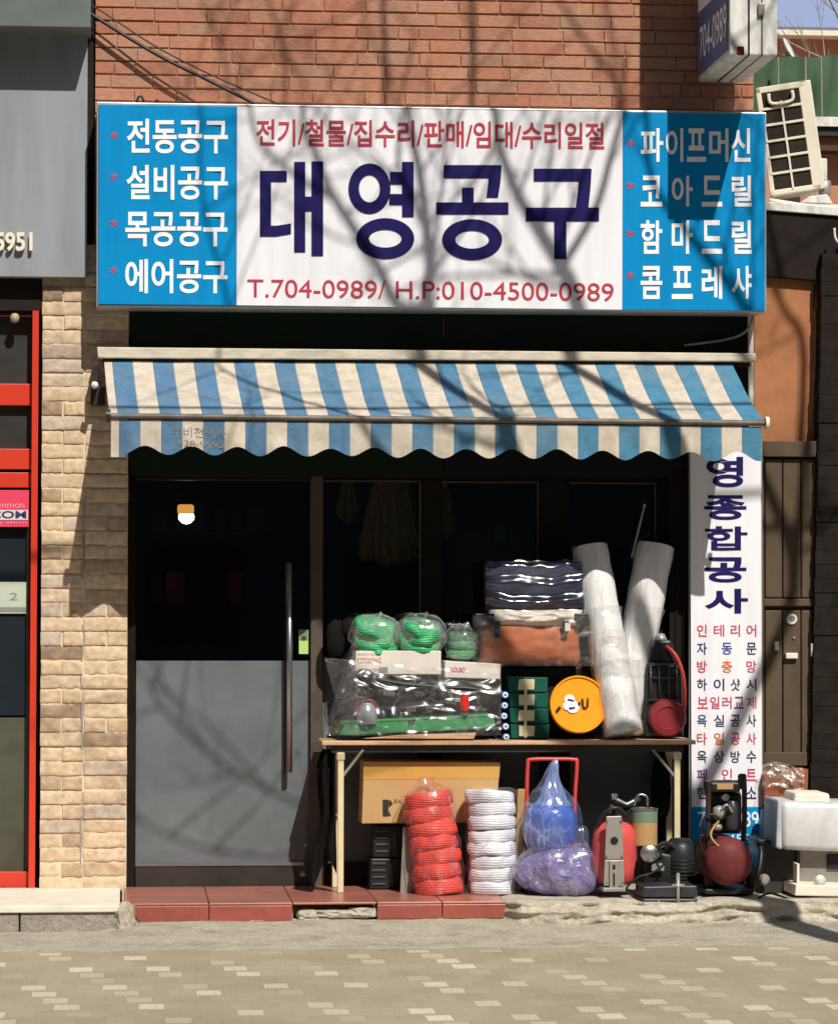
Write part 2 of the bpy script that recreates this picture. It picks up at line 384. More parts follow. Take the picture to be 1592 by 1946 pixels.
M = {}
M['brick'] = brick_mat()
M['rmortar'] = plain('pale_brick_mortar', (0.46, 0.28, 0.20), 0.9, var=0.3, vscale=8, bump=0.4)
M['ybrick'] = island_mat('yellow_brick', [(0.0, (0.30, 0.21, 0.15)), (0.12, (0.46, 0.33, 0.22)), (0.3, (0.62, 0.46, 0.31)), (0.55, (0.72, 0.56, 0.395)), (0.8, (0.68, 0.51, 0.33)), (0.92, (0.58, 0.48, 0.39)), (1.0, (0.45, 0.35, 0.28))])
M['ymortar'] = plain('cream_mortar', (0.74, 0.61, 0.44), 0.9, var=0.2, vscale=12, bump=0.6)
M['mortar_grey'] = plain('grey_mortar', (0.33, 0.30, 0.28), 0.9, var=0.25, vscale=14, bump=0.5)
M['pavers'] = paver_mat()
M['concrete'] = concrete_mat('broken_concrete', (0.58, 0.53, 0.43), (0.30, 0.275, 0.22))
M['apron'] = concrete_mat('grey_cement', (0.50, 0.46, 0.37), (0.34, 0.305, 0.235))
M['stone'] = concrete_mat('kerb_stone', (0.40, 0.36, 0.31), (0.30, 0.27, 0.235))
M['stonecap'] = plain('pale_stone', (0.75, 0.68, 0.58), 0.7, var=0.15, bump=0.2)
M['tile'] = plain('red_tile', (0.33, 0.085, 0.06), 0.3, var=0.35, vscale=5, bump=0.15, bscale=30, spec=0.5)
M['tiletop'] = plain('worn_red_tile', (0.36, 0.135, 0.095), 0.32, var=0.3, vscale=4, bump=0.1, bscale=20, spec=0.5)
M['canvas'] = stripes_mat()
M['blue'] = plain('sign_blue', (0.0, 0.25, 0.57), 0.6, var=0.13, vscale=3, vec=(4, 4, 0.5), spec=0.12)
M['white'] = plain('sign_white', (0.80, 0.80, 0.85), 0.5, var=0.11, vscale=3, vec=(5, 5, 0.35), bump=0.12, bscale=2, dist=0.02)
M['wtext'] = plain('white_lettering', (0.86, 0.88, 0.9), 0.5, var=0.04)
M['navy'] = plain('navy_lettering', (0.016, 0.012, 0.095), 0.6, var=0.1, spec=0.08)
M['red'] = plain('red_lettering', (0.50, 0.06, 0.085), 0.5, var=0.2)
M['pinkred'] = plain('magenta_lettering', (0.55, 0.09, 0.16), 0.5, var=0.2)
M['orange_t'] = plain('orange_lettering', (0.65, 0.17, 0.04), 0.5, var=0.2)
M['purple_t'] = plain('purple_lettering', (0.20, 0.05, 0.22), 0.5, var=0.2)
M['blue_t'] = plain('blue_lettering', (0.06, 0.07, 0.33), 0.5, var=0.2)
M['ink'] = plain('dark_lettering', (0.045, 0.045, 0.12), 0.5, var=0.2)
M['alu'] = plain('sign_frame_metal', (0.55, 0.58, 0.60), 0.4, 0.6, var=0.2)
M['rail'] = plain('cream_rail', (0.62, 0.56, 0.45), 0.5, var=0.3, vscale=9, vec=(1, 1, 4))
M['black'] = plain('black_plastic', (0.018, 0.018, 0.02), 0.42, var=0.3)
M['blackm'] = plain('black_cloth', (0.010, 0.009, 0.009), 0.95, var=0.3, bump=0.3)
M['dkframe'] = plain('dark_brown_frame', (0.014, 0.011, 0.009), 0.5, var=0.25)
M['jamb'] = plain('bronze_frame', (0.10, 0.08, 0.065), 0.5, var=0.25)
M['dkgreen'] = plain('dark_green_board', (0.010, 0.020, 0.012), 0.6, var=0.2)
M['dkblack'] = plain('dark_board', (0.012, 0.013, 0.014), 0.6, var=0.2)
M['glass'] = glass_mat('window_glass', (0.82, 0.84, 0.82), 0.04)
M['film'] = plain('grey_frosted_film', (0.135, 0.155, 0.165), 0.5, var=0.3, vscale=2.2, spec=0.35, bump=0.1, bscale=3)
M['steel'] = plain('brushed_steel', (0.42, 0.42, 0.42), 0.32, 0.9, var=0.15, vec=(20, 20, 1))
M['dksteel'] = plain('dark_steel', (0.06, 0.055, 0.05), 0.4, 0.5, var=0.3)
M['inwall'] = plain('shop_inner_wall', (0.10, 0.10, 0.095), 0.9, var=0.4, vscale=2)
M['straw'] = plain('dry_straw', (0.27, 0.205, 0.11), 0.9, var=0.5, vscale=9, vec=(6, 6, 1), bump=0.6)
M['cabgreen'] = plain('green_cabinet', (0.012, 0.05, 0.03), 0.6, var=0.3)
M['redpaint'] = plain('red_door_paint', (0.60, 0.045, 0.020), 0.35, var=0.1, vscale=3, spec=0.5)
M['greypanel'] = plain('grey_sign_panel', (0.29, 0.31, 0.34), 0.45, var=0.2, vscale=2.2, vec=(4, 4, 0.5))
M['greengrey'] = plain('green_grey_fascia', (0.14, 0.165, 0.155), 0.6, var=0.2)
M['darkwin'] = plain('dark_window_pane', (0.045, 0.044, 0.040), 0.3, var=0.35, vscale=4)
M['navywin'] = plain('blue_black_pane', (0.016, 0.022, 0.030), 0.25, var=0.2)
M['greenwin'] = plain('grey_green_pane', (0.085, 0.085, 0.060), 0.45, var=0.35, vscale=3)
M['gate'] = plain('brown_metal_gate', (0.105, 0.078, 0.052), 0.55, var=0.3, vscale=3, vec=(3, 3, 1))
M['stucco'] = plain('terracotta_stucco', (0.40, 0.175, 0.085), 0.9, var=0.35, vscale=3.0, bump=0.5, bscale=35)
M['dkwood'] = plain('dark_fascia', (0.020, 0.015, 0.013), 0.7, var=0.3, vscale=5, bump=0.3)
M['cream'] = plain('cream_plastic', (0.76, 0.715, 0.59), 0.45, var=0.12, vscale=5)
M['tin'] = plain('weathered_white_metal', (0.70, 0.70, 0.66), 0.45, var=0.4, vscale=7, vec=(3, 3, 1))
M['creamtube'] = plain('cream_steel_tube', (0.70, 0.59, 0.38), 0.4, var=0.15, vscale=10)
M['wood'] = plain('table_edge_wood', (0.62, 0.40, 0.25), 0.5, var=0.3, vscale=8, vec=(1, 6, 6))
M['card'] = plain('cardboard', (0.52, 0.33, 0.155), 0.85, var=0.12, vscale=4, bump=0.1)
M['tape'] = plain('brown_tape', (0.58, 0.33, 0.085), 0.3, var=0.1, coat=0.3)
M['carton'] = plain('white_carton', (0.68, 0.62, 0.57), 0.7, var=0.12)
M['redrope'] = rope_mat('red_rope', (0.78, 0.075, 0.05), (0.45, 0.025, 0.018))
M['whiterope'] = rope_mat('white_rope', (0.80, 0.82, 0.88), (0.58, 0.60, 0.70))
M['greenrope'] = rope_mat('green_rope', (0.045, 0.40, 0.15), (0.01, 0.20, 0.06))
M['clear'] = film_mat('clear_plastic', lo=0.10, hi=0.24, scale=6, bumpk=0.5, rough=0.24)
M['clear_bag'] = film_mat('crinkled_bag', lo=0.17, hi=0.34, scale=8, gloss=0.5, rough=0.25)
M['clear_soft'] = film_mat('cloudy_plastic', lo=0.14, hi=0.32, scale=6, gloss=0.6)
M['pinkfilm'] = film_mat('pink_tinted_plastic', (0.75, 0.35, 0.4), lo=0.08, hi=0.3, scale=6, stretch=(2.2, 2, 0.7))
M['bluebag'] = plain('blue_plastic_bag', (0.045, 0.12, 0.50), 0.3, var=0.35, vscale=6, bump=0.6, bscale=14, coat=0.5, dist=0.02)
M['purplebag'] = plain('purple_plastic_bag', (0.20, 0.165, 0.36), 0.25, var=0.55, vscale=7, bump=1.0, bscale=9, coat=0.7, dist=0.05)
M['bluefilm'] = film_mat('pale_blue_plastic', (0.45, 0.55, 0.9), lo=0.16, hi=0.5, scale=6, stretch=(1.6, 1.6, 0.7), gloss=0.5)
M['purplefilm'] = film_mat('lilac_plastic', (0.50, 0.47, 0.80), lo=0.16, hi=0.30, scale=5, gloss=0.55)
M['neckfilm'] = film_mat('blue_gathered_plastic', (0.28, 0.42, 0.90), lo=0.5, hi=0.8, scale=9, stretch=(2, 2, 0.5), gloss=0.35)
M['redtube'] = plain('red_trolley_tube', (0.62, 0.06, 0.055), 0.35, var=0.2)
M['pinkred_m'] = plain('faded_red_housing', (0.60, 0.085, 0.075), 0.4, var=0.25)
M['darkred'] = plain('dark_red_tank', (0.15, 0.035, 0.035), 0.5, var=0.3, vscale=12, bump=0.15)
M['zinc'] = plain('zinc_plate', (0.33, 0.31, 0.28), 0.45, 0.35, var=0.25)
M['tan'] = plain('tan_can_band', (0.45, 0.27, 0.12), 0.6, var=0.2)
M['sage'] = plain('sage_can_band', (0.16, 0.24, 0.16), 0.5, var=0.2)
M['navycloth'] = plain('navy_fabric', (0.020, 0.028, 0.060), 0.55, var=0.4, bump=0.3, bscale=25)
M['orangebag'] = plain('rust_orange_canvas', (0.44, 0.135, 0.055), 0.7, var=0.2, bump=0.3, bscale=80)
M['crumple'] = plain('white_crumpled_plastic', (0.66, 0.62, 0.54), 0.35, var=0.3, vscale=14, bump=0.8, bscale=26, coat=0.3, dist=0.015)
M['basin'] = plain('orange_plastic', (0.92, 0.33, 0.012), 0.35, var=0.05, coat=0.3)
M['packgreen'] = plain('deep_green_card', (0.012, 0.09, 0.065), 0.45, var=0.25)
M['packcream'] = plain('cream_label', (0.62, 0.56, 0.36), 0.5, var=0.2)
M['bluecap'] = plain('blue_tube_cap', (0.12, 0.20, 0.55), 0.4, var=0.3)
M['traygreen'] = plain('green_tray', (0.05, 0.27, 0.10), 0.4, var=0.2, coat=0.2)
M['toolgrey'] = plain('tool_grey', (0.035, 0.037, 0.042), 0.4, var=0.4, vscale=12, coat=0.2)
M['maroon'] = plain('maroon_plastic', (0.17, 0.015, 0.02), 0.35, var=0.3)
M['lime'] = plain('lime_sticker', (0.45, 0.68, 0.20), 0.5, var=0.1)
M['bark'] = plain('tree_bark', (0.10, 0.075, 0.055), 0.9, var=0.4, bump=0.6, bscale=30)
M['wrap'] = None

# ------------------------------------------------------------------ ground
def apron_z(x, p):                       # height of the cement between shop step and pavers
    e = max(0.0, min(1.0, (1.78 - p) / 0.85)) * (0.15 + 0.85 * max(0.0, min(1.0, (x + 1.75) / 0.25)))
    return 0.003 + 0.045 * e ** 1.4 + 0.010 * noise.noise(Vector((x * 3.1, p * 6, 0.3))) * e + 0.004 * noise.noise(Vector((x * 14, p * 20, 2)))
b = MB(); b.box(-80, 80, -80, 30, -0.3, 0.0)
structure(b.build('pavement', M['pavers']))
b = MB(); b.grid(lambda u, v: Vector((-6 + 12 * u, -1.86 - 0.05 * noise.noise(Vector((u * 60, 0, 0))) * (1 - v) * 2 + v * 1.95, apron_z(-6 + 12 * u, 1.86 - v * 1.95) if v > 0.01 else -0.01)), 300, 30)
structure(b.build('ground', M['apron'], smooth=True))
b = MB(); b.box(-80, 80, -14, -5.3, -0.2, 0.004); structure(b.build('road', plain('asphalt', (0.05, 0.05, 0.052), 0.9, var=0.3, bump=0.5)))

# ------------------------------------------------------------------ the shop building
ZS = 0.137                               # top of the shop step
shop = thing('shop_building', 'red brick shop building with a dark glass front below its signs', 'building', (0.0, 1.0, 0.0))
xL, xR = P(178, 800, 0).x, P(1432, 800, 0).x
zTop = 7.2
b = MB(); zW = P(800, 640, 0).z
b.box(xL, xR, 0.0095, 0.25, zW, zTop); b.box(xR - 0.25, xR, 0.25, 5, ZS, zTop); b.box(xL, xL + 0.2, 0.25, 5, zW, zTop)
wall_o = b.build('brick_wall', M['rmortar'], shop)
b = MB(); z = P(800, 252, 0).z; n = 0
while z < 5.35:
    x = xL - (0.0 if n % 2 else 0.11) - rnd.uniform(0, 0.03)
    while x < xR:
        w_ = rnd.choice((0.225, 0.225, 0.225, 0.28, 0.11))
        xa_, xb_ = max(x + 0.0022, xL), min(x + w_ - 0.0022, xR)
        if xb_ - xa_ > 0.02:
            d_ = rnd.uniform(-0.003, 0.002)
            b.box(xa_, xb_, d_, 0.03, z + 0.0075 + rnd.uniform(-.0015, .0015), z + 0.0705 + rnd.uniform(-.002, .001), 0.0025, None, 1)
        x += w_
    z += 0.0718; n += 1
b.build('laid_bricks', M['brick'], wall_o)
# rough yellow bricks laid one by one
def brick_pillar(parent):
    x0, x1 = P(77, 1100, -0.03).x, P(243, 1200, -0.03).x
    z0, z1 = P(150, 1694, -0.03).z, P(150, 470, -0.03).z
    bm = MB(); n = 0; z = z0; ch = 0.0765; w = x1 - x0
    while z < z1:
        if n % 2 == 0: cuts = [0, 0.49, 1.0]
        else: cuts = [0, 0.25, 0.5, 0.755, 1.0]
        if rnd.random() < 0.3: cuts = sorted(set(cuts) - {rnd.choice(cuts[1:-1])}) if len(cuts) > 3 else cuts
        for a, c in zip(cuts[:-1], cuts[1:]):
            g = 0.004; d = rnd.uniform(-0.003, 0.006)
            xa, xb = x0 + a * w + g + rnd.uniform(-.003, .003), x0 + c * w - g + rnd.uniform(-.003, .003)
            za, zb = z + 0.0045 + rnd.uniform(-.003, .002), z + ch - 0.0045 + rnd.uniform(-.003, .003)
            yf = -0.034 - d
            nx, nz = 14, 7; sd = rnd.uniform(0, 99)
            def f(u, v):
                edge = min(u * (xb - xa), (1 - u) * (xb - xa), v * (zb - za), (1 - v) * (zb - za))
                y = yf + 0.0035 * (1 - min(1, edge / 0.006)) ** 2 + 0.0025 * noise.noise(Vector((u * 14 + sd, v * 7, sd))) + 0.004 * noise.noise(Vector((u * 4 + sd, v * 2, sd)))
                zz = za + (zb - za) * v + 0.0045 * noise.noise(Vector((u * 5 + sd, sd, v)))
                return Vector((xa + (xb - xa) * u, y, zz))
            gd = [[bm.bm.verts.new(f(i / nx, j / nz)) for j in range(nz + 1)] for i in range(nx + 1)]
            for i in range(nx):
                for j in range(nz): bm.bm.faces.new((gd[i][j], gd[i + 1][j], gd[i + 1][j + 1], gd[i][j + 1]))
            rim = [gd[i][0] for i in range(nx + 1)] + [gd[nx][j] for j in range(1, nz + 1)] + [gd[i][nz] for i in range(nx - 1, -1, -1)] + [gd[0][j] for j in range(nz - 1, 0, -1)]
            back = [bm.bm.verts.new(Vector((v.co.x, 0.02, v.co.z))) for v in rim]
            for k in range(len(rim)):
                bm.bm.faces.new((rim[k], back[k], back[(k + 1) % len(rim)], rim[(k + 1) % len(rim)]))
        z += ch; n += 1
    o = bm.build('brick_pillar', M['ybrick'], parent, smooth=True, sharp=50)
    mb = MB(); mb.box(x0 + 0.004, x1 - 0.003, -0.026, 0.5, z0, z1)
    mb.build('mortar', M['ymortar'], o)
    # a smeared vertical repair joint
    cr = MB(); xm = P(156, 1300, -0.035).x; pts = []
    for k in range(58):
        zz = P(156, 950 + k * 12.5, -0.03).z
        pts.append((xm + 0.012 * noise.noise(Vector((k * 0.21, 0, 5))), zz, 0.0065 * max(0.25, 0.75 + 0.8 * noise.noise(Vector((k * 0.17, 9, 0))))))
    for (xa, za, wa), (xb, zb, wb) in zip(pts[:-1], pts[1:]):
        if noise.noise(Vector((za * 2.1, 4, 1))) > 0.22: continue
        cr.hexa([Vector(q) for q in ((xa - wa, -0.0385, za), (xa + wa, -0.0385, za), (xa + wa, -0.02, za), (xa - wa, -0.02, za), (xb - wb, -0.0385, zb), (xb + wb, -0.0385, zb), (xb + wb, -0.02, zb), (xb - wb, -0.02, zb))])
    cr.build('mortar_patch', M['mortar_grey'], o)
brick_pillar(shop)
# dark boards between sign and shop front
b = MB(); b.pbox(247, 560, 842, 905, -0.012, 0.02); b.pbox(240, 562, 1425, 900, 0.021, 0.04); b.build('fascia_board', M['dkgreen'], shop)
b = MB(); b.pbox(845, 560, 1432, 905, -0.012, 0.02); b.build('fascia_board', M['dkblack'], shop)
b = MB(); b.pbox(1272, 900, 1312, 1690, -0.03, 0.3); b.pbox(1283, 900, 1287, 1690, -0.04, -0.029); b.pbox(1297, 900, 1304, 1690, -0.045, -0.029); b.build('corner_post', M['dkframe'], shop)
b = MB(); b.pbox(1312, 860, 1432, 1700, -0.01, 0.3); b.build('end_wall', M['dkframe'], shop)
# the room behind the glass
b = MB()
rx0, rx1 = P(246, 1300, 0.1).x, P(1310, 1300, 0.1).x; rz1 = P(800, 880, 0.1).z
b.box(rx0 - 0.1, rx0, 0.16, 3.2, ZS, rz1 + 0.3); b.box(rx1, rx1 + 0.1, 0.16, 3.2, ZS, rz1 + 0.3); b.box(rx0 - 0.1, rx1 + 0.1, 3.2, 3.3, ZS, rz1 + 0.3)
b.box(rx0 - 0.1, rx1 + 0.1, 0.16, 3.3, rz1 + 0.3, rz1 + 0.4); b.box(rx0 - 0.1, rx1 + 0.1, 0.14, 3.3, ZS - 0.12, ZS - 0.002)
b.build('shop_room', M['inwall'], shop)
# shop front: header and mullions
b = MB()
b.pbox(243, 872, 1312, 912, 0.05, 0.15); b.pbox(243, 905, 257, 1688, 0.04, 0.15)
b.pbox(800, 912, 840, 1688, 0.05, 0.14); b.pbox(1024, 912, 1082, 1688, 0.05, 0.14); b.pbox(1246, 912, 1274, 1688, 0.05, 0.14)
b.pbox(612, 1640, 1250, 1688, 0.05, 0.14)
b.build('front_frame', M['dkframe'], shop)
b = MB(); b.pbox(590, 905, 613, 1688, 0.035, 0.14, 0.004); b.build('door_post', M['jamb'], shop)
b = MB(); b.pbox(258, 901, 585, 905, 0.042, 0.06); b.pbox(612, 913, 800, 916, 0.046, 0.06); b.pbox(841, 915, 1023, 918, 0.046, 0.06); b.pbox(1083, 917, 1246, 920, 0.046, 0.06)
b.pbox(796, 913, 799, 1640, 0.046, 0.06); b.pbox(1020, 917, 1023, 1640, 0.046, 0.06); b.pbox(1243, 919, 1246, 1640, 0.046, 0.06)
b.build('glazing_bead', M['jamb'], shop)
for i, (a, c) in enumerate(((613, 800), (841, 1023), (1083, 1246))):
    w = MB(); w.pbox(a, 914, c, 1640, 0.095, 0.10); wo = w.build('window_pane', M['glass'], shop)
    w = MB(); w.pbox(a, 1257, c, 1640, 0.090, 0.094); w.build('frosted_film', M['film'], wo)
# door
dr = MB(); dr.pbox(257, 1645, 589, 1686, 0.06, 0.11, 0.003)
door = dr.build('door', M['dksteel'], shop)
door['label'] = 'glass door with grey frosted lower half'
d = MB(); d.pbox(257, 906, 589, 913, 0.06, 0.11); d.build('top_rail', M['dksteel'], door)
d = MB(); d.pbox(258, 913.5, 588, 1646, 0.083, 0.09); d.build('door_glass', M['glass'], door)
d = MB(); d.pbox(258, 1256, 588, 1646, 0.077, 0.081); d.build('frosted_film', M['film'], door)
d = MB(); d.pbox(257, 1640, 589, 1646, 0.055, 0.062); d.build('bottom_rail_trim', M['steel'], door)
d = MB(); d.tube([P(550, 1070, 0.0), P(550, 1468, 0.0)], 0.0155, 12)
for yy in (1110, 1425): d.tube([P(550, yy, 0.0), P(550, yy, 0.085)], 0.010, 8)
d.build('handle', M['steel'], door, True)
d = MB(); d.pbox(540, 1068, 543, 1472, 0.074, 0.076); d.build('glass_edge_strip', M['black'], door)
d = MB()
lm = Matrix.Translation(P(575, 1662, 0.06)) @ Matrix.Rotation(R(90), 4, 'X')
d.lathe([(0.016, 0), (0.016, 0.006), (0.010, 0.008), (0.001, 0.008)], lm, 16); d.build('lock', M['steel'], door, True, 40)
st = MB(); st.pbox(568, 1197, 586, 1243, 0.073, 0.0755)
so = tag(st.build('door_sticker', M['lime']), 'small lime green notice stuck on the glass door beside the handle', 'sticker')
st = MB(); st.pbox(569, 1198, 585, 1217, 0.0715, 0.073); st.build('grey_band', plain('sticker_grey', (0.20, 0.26, 0.18), 0.5), so)
st = MB(); st.lathe([(0.013, 0), (0.013, 0.001), (0.001, 0.001)], Matrix.Translation(P(577, 1213, 0.0715)) @ Matrix.Rotation(R(90), 4, 'X'), 12)
st.build('figure_mark', plain('sticker_dark', (0.02, 0.10, 0.02), 0.5), so)

# step in front of the shop
step = thing('shop_step', 'low red tiled step with broken concrete edge under the shop front', 'step', (0, -0.5, 0.0))
def zrough(x): return 0.0
b = MB()
def corefront(u, v):                     # rough front of the concrete core
    px = 232 + u * (1760 - 232)
    right = max(0.0, min(1.0, (px - 955) / 25)); gap = 1.0 if 556 < px < 719 else 0.0
    p = 0.86 + 0.16 * right - 0.10 * gap
    top = ZS - 0.012 + 0.012 * right
    x = P(px, 1700, -0.9).x
    nz = noise.noise(Vector((x * 7, v * 5, 1))); n2 = noise.noise(Vector((x * 22, v * 14, 7)))
    if v > 0.999: return Vector((x, 0.06, top + 0.002 * n2))
    t = v / 0.75
    if t <= 1: return Vector((x, -p - 0.05 * (1 - t) + 0.035 * nz * (0.4 + right + gap) - 0.015 * abs(n2) , 0.01 + (top - 0.01) * t - (0.012 * abs(nz) * right if t > 0.7 else 0)))
    s = (v - 0.75) / 0.25
    return Vector((x, -p + s * (p + 0.06) + 0.02 * nz * right * (1 - s), top + 0.006 * nz * right))
b.grid(corefront, 340, 24); b.build('concrete_core', M['concrete'], step, True)
def tile(x0, x1, y0, y1, z0, z1): t_ = MB(); t_.box(x0, x1, y0, y1, z0, z1, 0.004); return t_
xs = [P(236, 1700, -0.9).x, P(397, 1715, -0.9).x, P(556, 1715, -0.9).x, P(716, 1715, -0.9).x, P(840, 1715, -0.9).x, P(963, 1715, -0.9).x]
for a, c in zip(xs[:-1], xs[1:]):
    tile(a + 0.002, c - 0.002, -0.90, -0.44, ZS - 0.012, ZS).build('top_tile', M['tiletop'], step)
    tile(a + 0.002, c - 0.002, -0.436, 0.04, ZS - 0.012, ZS).build('top_tile', M['tiletop'], step)
for k in (0, 1, 3, 4):
    x0_, x1_ = xs[k] + (0.025 if k == 0 else 0.002), xs[k + 1] - 0.002
    t_ = MB(); lo = 0.042 if k < 2 else 0.05
    t_.hexa([Vector(q) for q in ((x0_ + (0.05 if k == 0 else 0), -0.905, lo), (x1_, -0.905, lo), (x1_, -0.885, lo), (x0_ + (0.05 if k == 0 else 0), -0.885, lo), (x0_, -0.905, ZS - 0.013), (x1_, -0.905, ZS - 0.013), (x1_, -0.885, ZS - 0.013), (x0_, -0.885, ZS - 0.013))], 0.004)
    t_.build('front_tile', M['tile'], step)
for k, (px, py, sx, sz) in enumerate(((585, 1741, 0.05, 0.035), (640, 1737, 0.11, 0.022), (690, 1734, 0.07, 0.026), (610, 1750, 0.06, 0.02))):
    c = MB(); c.blob(P(px, py, -0.84), (sx, 0.05, sz), seed=k + 2, amp=0.35, sub=3, power=3.5); c.build('rubble', M['concrete'], step)

# ------------------------------------------------------------------ main sign
YS = -0.32
sign = thing('shop_sign', 'wide shop sign with blue ends, white centre and big navy Korean lettering', 'sign', P(820, 400, -0.2))
def sq(c, yf, yb, mat, name, par, bev=0.0):
    q = MB(); q.pquad(c, yf, yb, bev); return q.build(name, mat, par)
sq(((183, 582), (1456, 593), (1456, 213), (184, 193)), YS + 0.012, -0.02, M['alu'], 'sign_box', sign, 0.004)
sq(((187, 577), (449, 579.5), (450, 202), (188, 198)), YS, YS + 0.011, M['blue'], 'blue_panel', sign)
sq(((449.5, 579.5), (1182, 588), (1183, 212.5), (450.5, 202)), YS + 0.001, YS + 0.011, M['white'], 'white_panel', sign)
sq(((1182.5, 588), (1453, 590), (1453, 216.5), (1183.5, 212.5)), YS, YS + 0.011, M['blue'], 'blue_panel', sign)
YL = YS - 0.003
for l_ in (('전동공구', 241, 225, 433, 291, 0.022), ('설비공구', 240, 313, 433, 379, 0.022), ('목공공구', 238, 402, 432, 468, 0.022), ('에어공구', 238, 492, 432, 557, 0.022)): lettering([l_], YL, M['wtext'], sign)
cols4 = ((1217, 1258), (1276, 1316), (1333, 1372), (1390, 1428))
it = [(c, a, 243, e, 307, 0.022) for c, (a, e) in zip('파이프머신', ((1217, 1260), (1265, 1298), (1305, 1341), (1347, 1384), (1388, 1426)))]
for row, y0, y1 in (('코아드릴', 333, 392), ('함마드릴', 418, 482), ('콤프레샤', 505, 568)):
    lettering([(c, a, y0, e, y1, 0.022) for c, (a, e) in zip(row, cols4)], YL, M['wtext'], sign)
lettering(it, YL, M['wtext'], sign)
lettering([('전기/철물/집수리/판매/임대/수리일절', 487, 225, 1148, 276, 0.014, 7)], YL, M['red'], sign)
lettering([('T.704-0989/ H.P:010-4500-0989', 470, 530, 1166, 564, 0.0, 8)], YL, M['red'], sign)
for x, y in ((217, 256), (216, 335), (216, 424), (216, 513), (1198, 271), (1197, 352), (1197, 443), (1197, 523)): lettering([('*', x - 7, y - 7, x + 7, y + 7, 0.012)], YL, M['pinkred'], sign, 'red_star')
def title(par):
    tb = MB()
    def r(a, c, e, d): tb.poly([P(a, d, YL), P(e, d, YL), P(e, c, YL), P(a, c, YL)])
    def q(*pts): tb.poly([P(x, y, YL) for x, y in pts])
    def ring(cx, cy, ox, oy, ix, iy, n=48):
        o_, i_ = [], []
        for k in range(n):
            a = 2 * math.pi * k / n; o_.append(tb.bm.verts.new(P(cx + ox * math.cos(a), cy + oy * math.sin(a), YL))); i_.append(tb.bm.verts.new(P(cx + ix * math.cos(a), cy + iy * math.sin(a), YL)))
        for k in range(n): tb.bm.faces.new((o_[k], o_[(k + 1) % n], i_[(k + 1) % n], i_[k]))
    r(494, 324, 545, 345); r(494, 345, 515, 428); q((494, 428), (494, 449), (525, 449), (553, 444), (553, 424), (525, 428.5))
    r(559, 307, 580, 479); r(592, 306, 614, 486); r(580, 373, 592, 401)
    ring(702, 358, 40, 48, 20, 26); r(764, 307, 786, 412); r(741, 326, 764, 350); r(739.5, 368, 764, 389); ring(732, 453, 55, 39, 31, 17)
    r(843, 313, 929, 338); q((929, 313), (953, 313), (951, 345), (946, 375), (924, 375), (928, 345)); r(878, 356, 900, 384); r(829, 384, 966, 407); ring(897, 455, 57, 39, 32, 17)
    r(1014, 320, 1100, 344); q((1100, 320), (1124, 320), (1122, 355), (1118, 394), (1094, 394), (1099, 355)); r(999, 394, 1138, 420); r(1053, 420, 1076, 492)
    tb.build('title_lettering', M['navy'], par)
title(sign)

# ------------------------------------------------------------------ awning
aw = thing('awning', 'blue and cream striped canvas awning with scalloped valance over the shop front', 'awning', P(820, 720, -0.2))
sq(((186, 680), (1437, 687), (1437, 671), (184, 659)), -0.185, -0.03, M['rail'], 'cassette', aw, 0.006)
sq(((196, 688), (1425, 696), (1425, 686), (196, 680)), -0.14, -0.03, M['black'], 'roller_slot', aw)
A0, A1, B0, B1 = P(198, 686, -0.15), P(1391, 692, -0.15), P(208, 785, -0.75), P(1450, 799, -0.75)
def fab(u, v):
    p = (A0.lerp(A1, u)).lerp(B0.lerp(B1, u), v)
    p.z += -0.018 * math.sin(math.pi * v) + 0.004 * math.sin(u * 60 + 9 * v) * math.sin(math.pi * v) * noise.noise(Vector((u * 5, 0, 4))) * 2 + 0.012 * noise.noise(Vector((u * 14, v * 2.2, 0))) * math.sin(math.pi * min(1, v + 0.1))
    return p
b = MB(); b.grid(fab, 120, 14, uv=True); cano = b.build('canopy', M['canvas'], aw, True)
C0, C1 = P(211, 797, -0.752), P(1447, 811, -0.752)
def valy(u, v): return -0.752 + v * 0.010 * math.sin(u * 97 + 2 * math.sin(u * 23)) + 0.016 * v * noise.noise(Vector((u * 26, v, 3)))
def val(u, v):
    t = C0.lerp(C1, u) if v >= 0 else None
    px = 211 + u * 1236
    drop = (66 - 8.5 + 8.5 * math.cos((px - 232) / 86.5 * 2 * math.pi)) * mpp(-0.75)
    drop += 0.009 * noise.noise(Vector((u * 17, 8, 1)))
    if px < 240: drop = 71 * mpp(-0.75)
    q = t.copy(); q.z -= drop * v
    q.y = valy(u, v); return q
b = MB(); b.grid(val, 420, 6, uv=True); b.build('valance', M['canvas'], aw, True)
b = MB(); f0, f1 = P(203, 790, -0.755), P(1458, 804, -0.755); b.tube([f0, f1], 0.015, 12); b.build('front_bar', plain('awning_bar', (0.16, 0.14, 0.115), 0.55, 0.2, var=0.6, vscale=7), aw, True, 50)
b = MB(); b.tube([f1 - Vector((0.012, 0, 0)), f1 + Vector((0.006, 0, 0))], 0.034, 12); b.build('end_cap', M['cream'], aw, True, 50)
b = MB(); b.tube([f0 - Vector((0.004, 0, 0)), f0 + Vector((0.02, 0, 0))], 0.034, 12); b.build('end_cap', M['dksteel'], aw, True, 50)
for px, yy in ((260, 0.06), (1385, 0.05)):
    b = MB(); e = P(px, 812, -0.70); m_ = P(px + (70 if px < 800 else -70), 800, -0.40); s_ = P(px, 775, -0.02)
    b.tube([s_, m_, e], 0.016, 8); b.build('folding_arm', M['dksteel'], aw, True, 50)
b = MB(); b.pbox(178, 690, 186, 735, -0.19, -0.02, 0.003); b.pbox(172, 735, 200, 770, -0.12, -0.02, 0.003); b.build('bracket', M['dksteel'], aw)
